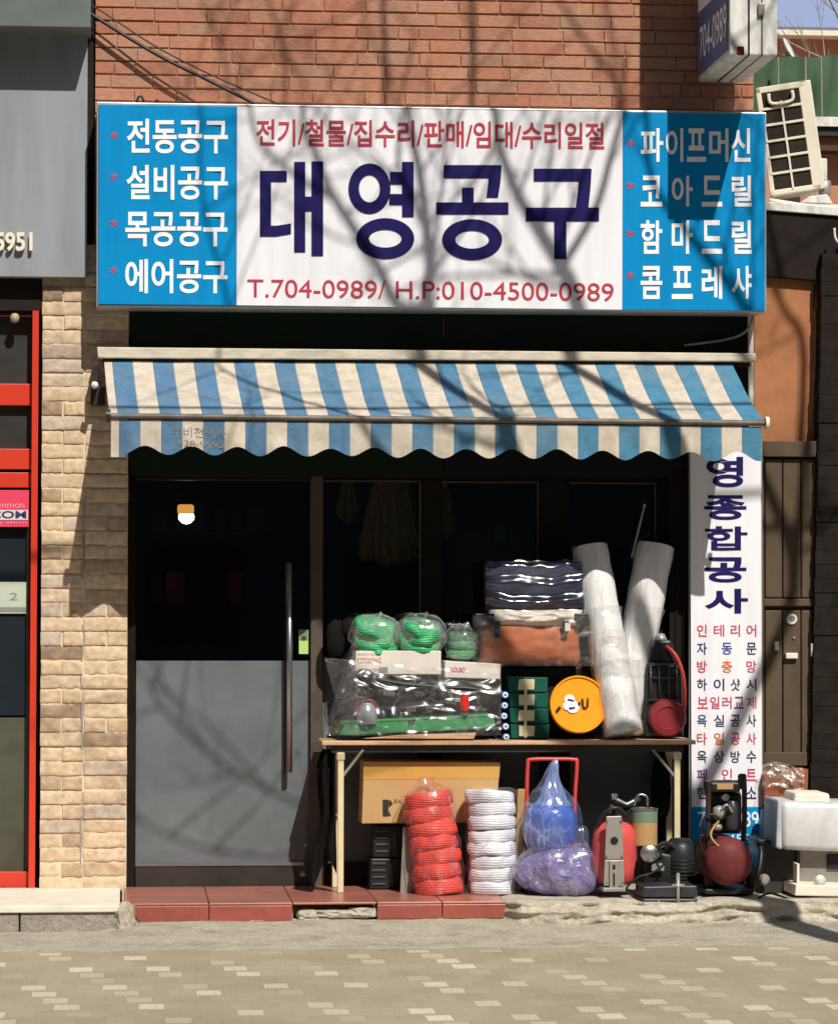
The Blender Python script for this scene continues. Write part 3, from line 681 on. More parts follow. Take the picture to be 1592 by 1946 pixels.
b = MB(); b.lathe([(0.001, 0), (0.017, 0.004), (0.02, 0.02), (0.017, 0.035), (0.001, 0.04)], Matrix.Translation(P(180, 732, -0.20)) @ Matrix.Rotation(R(90), 4, 'X'), 14); b.build('crank_knob', M['tin'], aw, True)
lettering([('수비천막사', 327, 810, 430, 830, 0.0, 4), ('638-9590', 338, 836, 424, 848, 0.0, 4)], -0.775, plain('faded_print', (0.27, 0.25, 0.24), 0.8, var=0.5, vscale=30), aw, 'faded_print', yf=lambda x, y: valy((x - 211) / 1236, (y - 798) / 70) - 0.003)
b = MB(); b.tube([P(1426, 590, -0.05), P(1427, 830, -0.05)], 0.016, 10); tag(b.build('wall_pipe', M['tin'], None, True, 50), 'thin grey white pipe running down the wall behind the right end of the awning', 'pipe')
b = MB(); b.tube(smooth_path([P(1432, 596, -0.08), P(1418, 628, -0.08), P(1380, 645, -0.06), P(1300, 656, -0.03)], 5), 0.007, 6); tag(b.build('sagging_cable', M['zinc'], None, True), 'grey cable sagging in the shade under the right end of the wide sign', 'cable')
for nm, pts, r_, lab in (('overhead_cable', ((150, 8), (188, 36), (300, 104), (400, 154), (505, 207)), 0.010, 'thick black cable slanting down the brick wall to the wide sign'), ('overhead_cable', ((150, 6), (182, 14), (300, 90), (420, 150), (560, 210)), 0.0045, 'thin dark cable running just above the thick black one')):
    b = MB(); b.tube(smooth_path([P(x, y, -0.06 - 0.10 * i / 4) for i, (x, y) in enumerate(pts)], 5), r_, 7)
    tag(b.build(nm, M['black'], None, True), lab, 'cable', 'cables along the brick wall')
b = MB(); b.tube(smooth_path([P(258, 206, -0.06), P(262, 186, -0.06), P(270, 184, -0.06), P(276, 204, -0.06)], 4), 0.006, 6); b.tube(smooth_path([P(292, 206, -0.06), P(297, 190, -0.06), P(304, 196, -0.06), P(312, 206, -0.06)], 4), 0.006, 6)
tag(b.build('wire_hook', M['black'], None, True), 'small black wire loops sticking up behind the top left of the wide sign', 'wire')

# ------------------------------------------------------------------ projecting sign
ps = thing('projecting_sign', 'weathered white box sign sticking out from the brick wall, cut off at the top', 'sign', P(1400, 60, -0.6))
YP = -1.0
xa, xb = P(1386, 60, YP).x, P(1477, 60, YP).x; zb = P(1430, 104, YP).z
b = MB(); b.box(xa, xb, YP, -0.10, zb, zb + 2.2, 0.008); b.build('sign_case', M['tin'], ps)
b = MB(); b.box(xa - 0.006, xa - 0.001, YP + 0.03, -0.13, zb + 0.03, zb + 2.1); fa = b.build('lower_face', plain('sign_navy_face', (0.09, 0.17, 0.36), 0.4, var=0.3), ps)
b = MB(); b.box(xa - 0.009, xa - 0.006, YP + 0.03, -0.13, zb + 0.37, zb + 2.1); b.build('upper_face', M['white'], ps)
def side_text(tx, y0, y1, z0, z1, bold, mat, x, rot=False):
    bm = bmesh.new(); vs, fs = glyph(tx, bold)
    if rot: vs = [Vector((-v.y, v.x, 0)) for v in vs]
    a0 = min(v.x for v in vs); a1 = max(v.x for v in vs); c0 = min(v.y for v in vs); c1 = max(v.y for v in vs)
    nv = [bm.verts.new((x, y1 + (y0 - y1) * (v.x - a0) / (a1 - a0), z0 + (z1 - z0) * (v.y - c0) / (c1 - c0))) for v in vs]
    for f in fs: bm.faces.new([nv[i] for i in f])
    me = bpy.data.meshes.new('lettering'); bm.to_mesh(me); bm.free(); me.materials.append(mat); link('lettering', me, ps)
side_text('704-0989', -0.95, -0.18, zb + 0.10, zb + 0.28, 0.005, M['wtext'], xa - 0.008)
side_text('공구', -0.92, -0.22, zb + 0.42, zb + 0.85, 0.03, M['ink'], xa - 0.012)
b = MB(); b.box(xa + 0.095, xa + 0.105, YP - 0.003, -0.10, zb - 0.003, zb + 2.2); b.box(xa + 0.165, xa + 0.171, YP - 0.003, -0.10, zb - 0.003, zb + 2.2); b.build('case_seam', M['dksteel'], ps)
b = MB(); b.pbox(1441, 5, 1453, 28, YP - 0.02, YP - 0.002, 0.004); b.build('latch', M['zinc'], ps)
b = MB(); b.pbox(1401, 87, 1414, 104, YP - 0.012, YP - 0.002, 0.003); b.build('reflector', M['maroon'], ps)
b = MB(); b.box(xa + 0.05, xb - 0.05, -0.12, 0.02, zb + 0.3, zb + 0.36); b.box(xa + 0.05, xb - 0.05, -0.12, 0.02, zb + 1.5, zb + 1.56); b.build('mounting_bracket', M['dksteel'], ps)

# ------------------------------------------------------------------ vertical banner
bn = thing('vertical_banner', 'tall white vertical banner of Korean lettering at the right end of the shop', 'banner', P(1380, 1400, -0.1))
YB = -0.13
def bany(px, py): return YB + 0.005 * noise.noise(Vector((px * 0.02, py * 0.008, 0)))
b = MB(); b.grid(lambda u, v: P(1311 + 134 * u + v * 3, 820 + v * 714, bany(1311 + 134 * u, 820 + 714 * v)), 20, 60); b.build('banner_sheet', M['white'], bn, True)
b = MB(); b.grid(lambda u, v: P(1314 + 133 * u, 1534 + v * 120, bany(1314 + 133 * u, 1534 + v * 120)), 16, 14); b.build('blue_foot', M['blue'], bn, True)
b = MB(); b.pbox(1309, 815, 1448, 1660, YB + 0.02, YB + 0.04); b.build('backing_board', M['alu'], bn)
YBL = YB - 0.009
ybn = lambda x, y: bany(x, y) - 0.0022
lettering([('영', 1342, 868, 1412, 926, 0.03), ('종', 1338, 941, 1418, 988, 0.03), ('합', 1339, 1000, 1420, 1046, 0.022), ('공', 1338, 1059, 1418, 1107, 0.03), ('사', 1339, 1119, 1421, 1166, 0.03)], YBL, M['navy'], bn, yf=ybn)
c4 = ((1324, 1343), (1356, 1376), (1388, 1406), (1418, 1437)); c3 = ((1324, 1343), (1371, 1391), (1418, 1437)); c5 = ((1325, 1345), (1349, 1367), (1372, 1390), (1395, 1413), (1418, 1437))
rows = (('인테리어', c4, ['pinkred'] * 4), ('자동문', c3, ['ink', 'blue_t', 'ink']), ('방충망', c3, ['pinkred', 'orange_t', 'pinkred']), ('하이샷시', c4, ['ink'] * 4), ('보일러교체', c5, ['pinkred', 'pinkred', 'pinkred', 'purple_t', 'orange_t']), ('욕실공사', c4, ['blue_t', 'ink', 'ink', 'ink']), ('타일공사', c4, ['pinkred', 'orange_t', 'pinkred', 'pinkred']), ('옥상방수', c4, ['ink'] * 4), ('페인트', c3, ['purple_t', 'pinkred', 'pinkred']), ('현장청소', c4, ['ink'] * 4))
for k, (tx, cs, ms) in enumerate(rows):
    y0 = 1187 + k * 34.3; bycol = {}
    for ch, (a, e), m_ in zip(tx, cs, ms): bycol.setdefault(m_, []).append((ch, a, y0, e, y0 + 23, 0.014))
    for m_, its in bycol.items(): lettering(its, YBL, M[m_], bn, yf=ybn)
for l_ in (('704-0989', 1326, 1543, 1441, 1572, 0.004), ('010-4500', 1330, 1586, 1440, 1603, 0.0), ('-0989', 1370, 1609, 1440, 1625, 0.0)): lettering([l_], YBL, M['wtext'], bn, yf=ybn)

# ------------------------------------------------------------------ the neighbour on the left
nb = thing('neighbour_restaurant', 'dark neighbouring shop with red door frame, cut off by the left edge', 'building', P(-150, 1600, 0.3))
xl = -4.6
b = MB(); b.box(xl, P(178, 300, 0).x - 0.004, 0.0, 0.3, P(60, 590, 0).z, 7.2); b.box(xl, xL + 0.06, 0.03, 0.3, P(60, 590, 0).z, 7.25); b.box(xl, P(90, 1100, 0.14).x, 0.14, 0.3, 0.0, P(60, 595, 0.14).z); b.build('wall', M['dkwood'], nb)
b = MB(); b.box(xl, P(172, 30, -0.36).x, -0.36, 0.0, P(80, 50, -0.36).z, P(80, 50, -0.36).z + 1.2, 0.004); b.build('fascia', M['greengrey'], nb)
b = MB(); b.box(xl, P(74, 570, 0.02).x, 0.02, 0.3, P(30, 602, 0.02).z, P(30, 530, 0.02).z); b.build('lintel', plain('maroon_lintel', (0.035, 0.012, 0.011), 0.6), nb)
fr = MB(); fr.pbox(-260, 728, 63, 769, 0.05, 0.12, 0.003); fr.pbox(-260, 852, 62, 891, 0.05, 0.12, 0.003); fr.pbox(-260, 897, 60, 926, 0.06, 0.12, 0.003); fr.pbox(-260, 1658, 56, 1690, 0.05, 0.12, 0.003)
fr.pquad(((54, 1693), (66, 1693), (74, 590), (62, 590)), 0.0, 0.12); fr.build('door_frame', M['redpaint'], nb)
for nm, y0, y1, mt in (('window_pane', 600, 728, 'darkwin'), ('window_pane', 769, 852, 'darkwin'), ('door_pane', 926, 1170, 'navywin'), ('door_pane', 1170, 1360, 'navywin'), ('door_pane', 1364, 1658, 'greenwin')):
    w = MB(); w.pbox(-260, y0, 61, y1, 0.10, 0.115); w.build(nm, M[mt], nb)
b = MB(); b.pbox(50, 926, 55, 1658, 0.07, 0.10); b.build('door_edge', M['jamb'], nb)
b = MB(); b.lathe([(0.001, 0), (0.022, 0.01), (0.026, 0.03), (0.018, 0.05), (0.001, 0.055)], Matrix.Translation(P(28, 614, 0.0)), 14); b.build('lintel_lamp', plain('unlit_lamp', (0.4, 0.33, 0.22), 0.4), nb, True)
# base stones
b = MB(); z1 = P(100, 1722, -1.0).z
b.box(xl, P(228, 1720, -1.0).x, -1.0, 0.02, z1 - 0.035, z1, 0.006); b.build('sill', M['stonecap'], nb)
ex = [xl, -3.2, P(37, 1750, -0.99).x, P(222, 1750, -0.99).x]
for a, c in zip(ex[:-1], ex[1:]):
    k = MB(); k.box(a + 0.004, c - 0.004, -0.985, -0.2, -0.05, z1 - 0.036, 0.008); k.build('base_stone', M['stone'], nb)
b = MB(); b.blob(P(236, 1752, -0.93), (0.05, 0.09, 0.09), 4, 0.3, 3, 3.0); b.build('mortar_fillet', M['concrete'], nb)
gp = thing('grey_sign_panel', 'plain grey wall sign with raised cream digits, at the left edge beside the wide sign', 'sign', P(20, 400, -0.05))
b = MB(); b.box(xl, P(165, 400, -0.1).x, -0.10, -0.002, P(60, 525, -0.1).z, P(60, 30, -0.1).z); b.build('panel', M['greypanel'], gp)
lettering([('5951', -9, 441, 62, 477, 0.03)], -0.118, plain('cream_digits', (0.80, 0.75, 0.60), 0.4, var=0.05), gp, 'raised_digits', thick=0.016)
b = MB(); b.pbox(-70, 931, 55, 1001, 0.045, 0.05); po = tag(b.build('security_poster', plain('pink_poster', (0.70, 0.06, 0.13), 0.5, var=0.05)), 'pink security company poster on the red framed door', 'poster')
b = MB(); b.pbox(-68, 969, 53, 988, 0.042, 0.044); b.build('pale_band', plain('poster_pale', (0.62, 0.60, 0.60), 0.5), po)
lettering([('SECOM', -48, 971, 50, 985, 0.02)], 0.040, M['ink'], po); lettering([('common', -20, 957, 46, 965, 0.0), ('security alarm', -50, 990, 50, 996, 0.0)], 0.0425, plain('poster_print', (0.75, 0.35, 0.38), 0.5), po)
b = MB(); b.pbox(-40, 1106, 51, 1166, 0.085, 0.09); pn = tag(b.build('paper_notice', plain('pale_paper', (0.50, 0.56, 0.46), 0.7, var=0.15)), 'pale green paper notice on the dark door pane below the pink poster', 'notice')
b = MB(); b.pbox(-38, 1154, 50, 1163, 0.083, 0.085); b.build('print_line', plain('notice_grey', (0.25, 0.27, 0.24), 0.7), pn)
lettering([('2', 18, 1127, 34, 1141, 0.0)], 0.084, plain('notice_print', (0.22, 0.25, 0.2), 0.7), pn)

# ------------------------------------------------------------------ alley on the right
al = thing('courtyard_wall', 'terracotta stucco wall above the brown gate, right of the striped awning', 'wall', P(1500, 700, 0.5))
b = MB(); b.box(P(1433, 700, 0.10).x, P(1700, 700, 0.10).x, 0.10, 0.3, 0.0, P(1500, 500, 0.10).z); b.build('stucco_face', M['stucco'], al)
b = MB(); b.tube([P(1548, 540, 0.08), P(1545, 585, 0.08), P(1551, 592, 0.08), P(1556, 580, 0.08), P(1554, 540, 0.08)], 0.005, 6); b.build('wire_loop', M['black'], al)
ca = thing('porch_roof', 'dark brown flat porch fascia under the air conditioner', 'roof', P(1520, 450, 0.2))
b = MB(); b.pquad(((1437, 523), (1700, 545), (1700, 420), (1437, 398)), 0.05, 2.0, 0.004); b.build('fascia', M['dkwood'], ca)
b = MB(); b.pquad(((1437, 397), (1700, 418), (1700, 402), (1437, 381)), 0.03, 2.0, 0.004); b.build('flashing', M['tin'], ca)
gt = thing('metal_gate', 'brown panelled metal gate in the alley beside the vertical banner', 'gate', P(1505, 1480, 0.3))
YG = 0.04
b = MB(); b.pbox(1440, 838, 1576, 868, YG - 0.03, YG + 0.05, 0.004); b.pbox(1440, 868, 1452, 1480, YG - 0.02, YG + 0.05, 0.003); b.pbox(1562, 868, 1578, 1480, YG - 0.02, YG + 0.05, 0.003); b.build('gate_frame', M['gate'], gt)
b = MB()
for a, c in ((1454, 1486), (1488, 1521), (1523, 1556)): b.pbox(a, 872, c, 1136, YG, YG + 0.03, 0.006); b.pbox(a, 1160, c, 1432, YG, YG + 0.03, 0.006)
b.pbox(1452, 1138, 1562, 1152, YG - 0.01, YG + 0.03, 0.004); b.pbox(1452, 1430, 1548, 1456, YG - 0.008, YG + 0.03, 0.004); b.pbox(1450, 868, 1564, 1460, YG + 0.025, YG + 0.035)
b.build('gate_leaf', M['gate'], gt)
b = MB(); gm = Matrix.Translation(P(1504, 1177, YG - 0.004)) @ Matrix.Rotation(R(90), 4, 'X'); b.torus(gm, 0.023, 0.008, n=24, m=8); b.build('lock_ring', M['tin'], gt, True)
b = MB(); b.lathe([(0.016, -0.004), (0.016, 0.003), (0.001, 0.003)], gm, 16); b.build('lock_cylinder', M['zinc'], gt)
b = MB(); b.pbox(1472, 1219, 1480, 1236, YG - 0.03, YG, 0.004); b.build('latch', M['tin'], gt)
b = MB(); b.pbox(1493, 1241, 1516, 1252, YG - 0.03, YG, 0.004); b.build('pull', M['tin'], gt)
b = MB(); b.lathe([(0.008, 0), (0.008, 0.008), (0.001, 0.009)], Matrix.Translation(P(1508, 1212, YG)) @ Matrix.Rotation(R(90), 4, 'X'), 10); b.build('keyhole_cover', M['zinc'], gt)
b = MB(); b.pbox(1541, 1223, 1547, 1248, YG - 0.035, YG - 0.01, 0.004); b.build('lever', M['tin'], gt)
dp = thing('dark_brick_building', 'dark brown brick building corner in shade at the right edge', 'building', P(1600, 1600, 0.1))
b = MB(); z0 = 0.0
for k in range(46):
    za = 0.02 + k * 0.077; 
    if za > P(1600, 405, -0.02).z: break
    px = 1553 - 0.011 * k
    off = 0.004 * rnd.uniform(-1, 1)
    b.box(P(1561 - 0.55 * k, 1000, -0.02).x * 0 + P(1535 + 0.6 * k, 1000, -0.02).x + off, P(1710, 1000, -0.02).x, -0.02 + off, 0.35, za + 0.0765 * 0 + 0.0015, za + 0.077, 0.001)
b.build('brick_courses', plain('shade_dark_brick', (0.020, 0.016, 0.014), 0.85, var=0.5, vscale=9, bump=0.5), dp)  # the corner's shade is put into this near-black brick colour
b = MB(); b.tube(smooth_path([P(1585, 433, -0.05), P(1587, 452, -0.05), P(1596, 462, -0.05), P(1606, 452, -0.05), P(1608, 430, -0.05)], 4), 0.007, 6); b.build('white_hook', M['tin'], dp, True)
# air conditioner outdoor unit, leaning
ac = thing('air_conditioner', 'cream outdoor air conditioner unit tilted on the porch roof', 'air conditioner', P(1510, 370, 0.4))
c0 = P(1498, 262, 0.22); MA = Matrix.Translation(c0) @ Matrix.Rotation(R(-8), 4, 'Y') @ Matrix.Rotation(R(-12), 4, 'Z')
k_ = mpp(0.22); hw, hh = 50 * k_, 106 * k_
b = MB(); b.box(-hw, hw + 0.02, 0.012, 0.30, -hh, hh, 0.015, MA)
b.box(-hw, -hw + 0.028, 0, 0.03, -hh, hh, 0.006, MA); b.box(hw - 0.05, hw + 0.02, 0, 0.03, -hh, hh, 0.006, MA); b.box(-hw, hw, 0, 0.03, hh - 0.035, hh, 0.006, MA); b.box(-hw, hw, 0, 0.03, -hh, -hh + 0.03, 0.006, MA)
b.build('casing', M['cream'], ac)
b = MB(); b.box(-hw + 0.02, hw - 0.04, 0.006, 0.011, -hh + 0.02, hh - 0.02, 0, MA); b.build('coil_face', plain('fin_dark', (0.03, 0.026, 0.02), 0.6, bump=0.8, bscale=40), ac)
b = MB()
for j in range(1, 6): z_ = -hh + 0.03 + (2 * hh - 0.065) * j / 6; b.box(-hw + 0.02, hw - 0.045, -0.004, 0.006, z_ - 0.007, z_ + 0.007, 0.002, MA)
b.box(-0.018, -0.006, -0.005, 0.006, -hh + 0.02, hh - 0.09, 0.002, MA); b.build('grille', M['cream'], ac)
b = MB(); b.tube(smooth_path([MA @ Vector(q) for q in ((-0.075, -0.012, hh - 0.045), (-0.065, -0.012, hh - 0.10), (0.045, -0.012, hh - 0.10), (0.055, -0.012, hh - 0.045))], 5), 0.010, 8); b.build('carry_handle', M['cream'], ac, True)
b = MB(); b.tube(smooth_path([P(1462, 380, 0.16), P(1500, 386, 0.12), P(1545, 392, 0.12), P(1610, 392, 0.16)], 5), 0.012, 8); tag(b.build('insulated_pipe', M['cream'], None, True), 'cream insulated pipe lying along the porch roof edge below the air conditioner', 'pipe')
b = MB(); b.pquad(((1520, 385), (1584, 388), (1572, 368), (1538, 372)), 0.15, 0.3, 0.008); tag(b.build('duct_cover', M['tin']), 'pale wedge shaped duct cover on the porch roof beside the air conditioner', 'duct')
b = MB(); b.lathe([(0.03, 0), (0.035, 0.02), (0.035, 0.08), (0.02, 0.09)], Matrix.Translation(P(1567, 372, 0.25)), 14); tag(b.build('pipe_joint', M['zinc'], None, True), 'grey round pipe fitting at the far end of the porch roof', 'pipe fitting')

# background behind the alley
fb = thing('distant_brick_house', 'pale red brick house with a white cornice beyond the green net', 'building', (7.5, 30, 0))
b = MB(); b.box(4, 22, 26, 34, -1, P(1530, 63, 26).z); b.build('wall', plain('pale_brick', (0.50, 0.22, 0.15), 0.9, var=0.25, vscale=3), fb)
b = MB(); b.box(3.9, 22.2, 25.7, 26, P(1530, 66, 25.7).z, P(1530, 56, 25.7).z); b.build('cornice', M['stonecap'], fb)
b = MB(); b.box(4, 22, 25.8, 34, P(1530, 56, 25.7).z, P(1530, 48, 25.7).z); b.build('roof_edge', plain('slate', (0.16, 0.17, 0.22), 0.7), fb)
nf = thing('green_net_fence', 'dark green windbreak net stretched behind the air conditioner', 'fence', P(1520, 240, 8))
b = MB(); b.grid(lambda u, v: P(1420 + u * 260, 112 + v * 150 - u * 12 + 4 * noise.noise(Vector((u * 5, 1, 0))) * (1 - v), 8 + 0.03 * noise.noise(Vector((u * 6, v * 2, 0))) + 0.012 * math.sin(u * 55 + 3 * v)), 40, 16); b.build('net', plain('green_net', (0.070, 0.125, 0.075), 0.85, var=0.35, vscale=3), nf, True)
for px in (1478, 1530, 1560):
    b = MB(); b.tube([P(px, 108, 7.85), P(px + 2, 262, 7.85)], 0.008, 6); b.build('fence_pole', M['zinc'], nf)
dw = thing('far_yard_house', 'low reddish house with a white window frame under the green net', 'building', P(1570, 330, 6))
b = MB(); b.pbox(1520, 236, 1760, 420, 6.0, 7.0); b.build('wall', plain('salmon_wall', (0.46, 0.21, 0.14), 0.9, var=0.25, vscale=2), dw)
b = MB(); b.pbox(1545, 222, 1700, 240, 5.9, 6.0); b.pbox(1545, 222, 1549, 262, 5.9, 6.0); b.build('window_frame', M['tin'], dw)
b = MB(); b.pbox(1549, 240, 1700, 258, 5.93, 5.99); b.build('window_pane', M['darkwin'], dw)
b = MB(); b.pbox(1540, 276, 1700, 286, 5.8, 6.0); b.build('eave', plain('dark_eave', (0.08, 0.05, 0.04), 0.7), dw)
b = MB(); b.pbox(1548, 300, 1572, 370, 5.7, 5.75, 0.01); b.build('chair_back', M['tin'], dw)
sd = thing('satellite_dish', 'small pale satellite dish on a pole against the far brick house', 'satellite dish', P(1508, 100, 9))
dm = Matrix.Translation(P(1500, 92, 9)) @ Matrix.Rotation(R(60), 4, 'Y') @ Matrix.Rotation(R(25), 4, 'X')
b = MB(); b.lathe([(0.005, -0.03), (0.06, -0.018), (0.10, 0.0), (0.102, 0.003), (0.06, -0.012), (0.003, -0.025)], dm, 20); b.build('dish', M['tin'], sd, True)
b = MB(); b.tube([P(1497, 98, 9), P(1490, 165, 9)], 0.02, 6); b.build('pole', M['zinc'], sd)
b = MB(); b.tube([P(1494, 116, 9), P(1472, 124, 8.95), P(1464, 130, 8.95)], 0.025, 6); b.build('feed_arm', M['black'], sd)

# bare trees: one far behind the houses, one at the kerb whose shade falls over the shop
def limb(mb, a, bvec, r0, depth, rg, seg=5):
    pts = [Vector(a)]; d = Vector(bvec); L = d.length; cur = Vector(a); dirv = d.normalized()
    for i in range(seg):
        dirv = (dirv + Vector((rg.uniform(-1, 1), rg.uniform(-1, 1), rg.uniform(-0.6, 1))) * 0.14).normalized()
        cur = cur + dirv * L / seg; pts.append(cur.copy())
    mb.tube(pts, [r0 * (1 - 0.65 * i / seg) for i in range(seg + 1)], 6)
    if depth > 0:
        for k in range(3 if depth > 1 else 4):
            i = rg.randint(1, seg); sd_ = Vector((rg.uniform(-1, 1), rg.uniform(-1, 1), rg.uniform(-0.1, 1))).normalized()
            limb(mb, pts[i], (dirv * 0.7 + sd_ * 0.75).normalized() * L * rg.uniform(0.45, 0.7), r0 * (1 - 0.6 * i / seg) * 0.62, depth - 1, rg, 4)
for nm, bx, lab in (('bare_tree', 1590, 'thin bare winter tree behind the far brick house, top right corner'),):
    rg = random.Random(5); t0 = P(bx, 240, 14); tr = thing(nm, lab, 'tree', (t0.x, 14, 0))
    t = MB(); t.tube([Vector((t0.x, 14, 0)), Vector((t0.x + 0.1, 14, t0.z)), t0 + Vector((0.3, 0, 2.0))], [0.06, 0.03, 0.012], 8); t.build('trunk', M['bark'], tr)
    t = MB()
    for k in range(15): limb(t, t0 + Vector((0.05, 0, -0.4 + 0.2 * k)), Vector((rg.uniform(-1.3, -0.2) if k % 3 else rg.uniform(0.2, 1), rg.uniform(-.5, .5), rg.uniform(0.2, 0.9))) * 0.7, 0.013, 2, rg)
    t.build('crown', plain('pale_twig', (0.30, 0.26, 0.24), 0.9), tr)
DS = Vector((0.307, -1.0, 1.147))
st_tree = thing('street_tree', 'bare street tree at the kerb casting branch shade over the shop', 'tree', (2.7, -4.0, 0.0))
def SH(px, py, p, d=4.0): return P(px, py, -p) + DS * (d - p)     # the branch that shades this spot
t = MB()
tb = SH(1305, 1700, 0.0)
base = Vector((tb.x, -4.0, 0.0))
fork = SH(1290, 1590, 0.0)
t.tube(smooth_path([base, base + Vector((0.05, 0.0, 1.5)), base + Vector((-0.02, 0, 3.2)), tb + Vector((0, 0, -0.2)), fork], 4), [0.14 - 0.0045 * i for i in range(17)], 10); t.build('trunk', M['bark'], st_tree, True)
t = MB(); rg = random.Random(11)
stems = [
    ([fork, SH(1150, 1560, 0), SH(1010, 1500, .1), SH(905, 1330, 0), SH(975, 865, .75), SH(955, 800, .75), SH(815, 595, .32), SH(818, 510, .32), SH(810, 430, .32), SH(798, 330, .32), SH(775, 200, .32), SH(745, 60, .1), SH(720, -120, 0)], 0.062, 0.012),
    ([fork, SH(1225, 1400, 0), SH(1290, 865, .75), SH(1270, 800, .75), SH(1100, 592, .32), SH(1068, 510, .32), SH(1020, 430, .32), SH(975, 350, .32), SH(940, 210, .32), SH(900, 40, 0), SH(880, -150, 0)], 0.058, 0.012),
    ([SH(818, 585, .32), SH(757, 580, .32), SH(715, 500, .32), SH(632, 370, .32), SH(600, 290, .32), SH(575, 210, .32), SH(540, 100, 0), SH(480, -60, 0)], 0.030, 0.008),
    ([SH(1068, 505, .32), SH(1130, 400, .32), SH(1165, 280, .32), SH(1176, 190, 0), SH(1120, 90, 0), SH(1050, -20, 0)], 0.026, 0.008),
    ([fork, SH(1400, 1380, 0), SH(1515, 1100, 0), SH(1455, 890, 0), SH(1400, 560, .32), SH(1290, 420, .32), SH(1230, 300, .32), SH(1190, 100, 0)], 0.045, 0.010),
    ([SH(1515, 1100, 0), SH(1545, 640, 0), SH(1500, 530, 0), SH(1440, 300, 0), SH(1330, 0, 0)], 0.028, 0.010),
    ([SH(810, 440, .32), SH(760, 320, .32), SH(765, 220, .32), SH(790, 60, 0)], 0.016, 0.006),
    ([SH(640, 380, .32), SH(560, 330, .32), SH(480, 240, .32), SH(430, 130, 0), SH(380, 0, 0)], 0.017, 0.006),
    ([SH(1010, 1500, .1), SH(760, 1560, 0), SH(560, 1490, 0), SH(430, 1420, 0), SH(330, 1330, 0), SH(290, 1270, 0)], 0.010, 0.006),
    ([SH(760, 1560, 0), SH(520, 1600, 0), SH(330, 1560, 0), SH(250, 1500, 0)], 0.008, 0.005),
    ([SH(905, 1330, 0), SH(700, 1150, .2), SH(480, 640, .5), SH(430, 560, .32), SH(380, 330, .32), SH(360, 100, 0)], 0.017, 0.006),
]
for pts, ra, rb in stems:
    sp_ = smooth_path(pts, 4); n = len(sp_)
    t.tube(sp_, [0.95 * (ra + (rb - ra) * (i / (n - 1))) for i in range(n)], 8)
    for i in range(n // 3, n, 2):
        limb(t, sp_[i], Vector((rg.uniform(-1, 1), rg.uniform(-0.8, 0.8), rg.uniform(0.1, 1))).normalized() * rg.uniform(0.5, 1.2), max(0.006, (ra + (rb - ra) * i / n) * 0.36), 2, rg)
t.build('crown', M['bark'], st_tree, True)
b = MB(); b.tube(smooth_path([SH(-300, 800, .6, 4.2), SH(620, 790, .62, 4.2), SH(1000, 770, .6, 4.2), SH(1450, 760, .55, 4.2), SH(2200, 735, .55, 4.2)], 6), 0.016, 8)
tag(b.build('power_line', M['black'], None, True), 'black power line over the pavement shading the awning', 'cable')


# ------------------------------------------------------------------ goods: the table
YT = -0.40
zt = P(960, 1408, YT).z; fz = ZS
tab = thing('folding_table', 'long folding table with tan wooden edge and cream steel legs in front of the shop', 'table', P(960, 1690, -0.2))
tx0, tx1 = P(612, 1408, YT).x, P(1322, 1412, YT).x
b = MB(); b.box(tx0, tx1, YT, -0.03, zt - 0.022, zt, 0.004); b.build('tabletop', M['wood'], tab)
b = MB(); b.box(tx0 + 0.05, tx1 - 0.06, YT + 0.03, YT + 0.05, zt - 0.062, zt - 0.022); b.box(tx0 + 0.05, tx1 - 0.06, -0.07, -0.05, zt - 0.062, zt - 0.022); b.box(tx0 + 0.05, tx0 + 0.07, YT + 0.05, -0.07, zt - 0.062, zt - 0.022); b.build('apron_rail', M['dksteel'], tab)
for px, yy in ((647, YT + 0.02), (637, -0.06), (1286, YT + 0.02), (1271, -0.06)):
    x_ = P(px, 1550, yy).x
    b = MB(); b.box(x_ - 0.016, x_ + 0.016, yy - 0.013, yy + 0.013, fz, zt - 0.06, 0.005); b.box(x_ - 0.021, x_ + 0.021, yy - 0.018, yy + 0.018, zt - 0.10, zt - 0.062, 0.004); b.build('leg', M['creamtube'], tab)
b = MB(); b.tube([P(650, 1478, YT + 0.02), P(657, 1468, YT + 0.02), P(690, 1425, YT + 0.03)], 0.008, 6); b.tube([P(1283, 1478, YT + 0.02), P(1240, 1425, YT + 0.03)], 0.008, 6); b.build('leg_brace', M['zinc'], tab)
b = MB()
def cloth(u, v):
    w0, w1 = 612 - 30 * v ** 1.2 - 8 * math.sin(v * 9), 636 + 4 * v
    q = P(w0 + (w1 - w0) * u, 1424 + (235 + 22 * math.sin(u * 6.5)) * v, -0.33)
    q.y += 0.035 * math.sin(u * 11 + v * 2) + 0.02 * noise.noise(Vector((u * 3, v * 4, 4))); return q
b.grid(cloth, 24, 30); tag(b.build('black_cloth', M['blackm'], None, True), 'black cloth hanging from the left end of the folding table', 'cloth')

def Rz(a): return Matrix.Rotation(R(a), 4, 'Z')
def Rx(a): return Matrix.Rotation(R(a), 4, 'X')
def Ry(a): return Matrix.Rotation(R(a), 4, 'Y')
TO = lambda v: Matrix.Translation(v)
FRONT = Rx(90)                            # a lathe axis pointing at the street

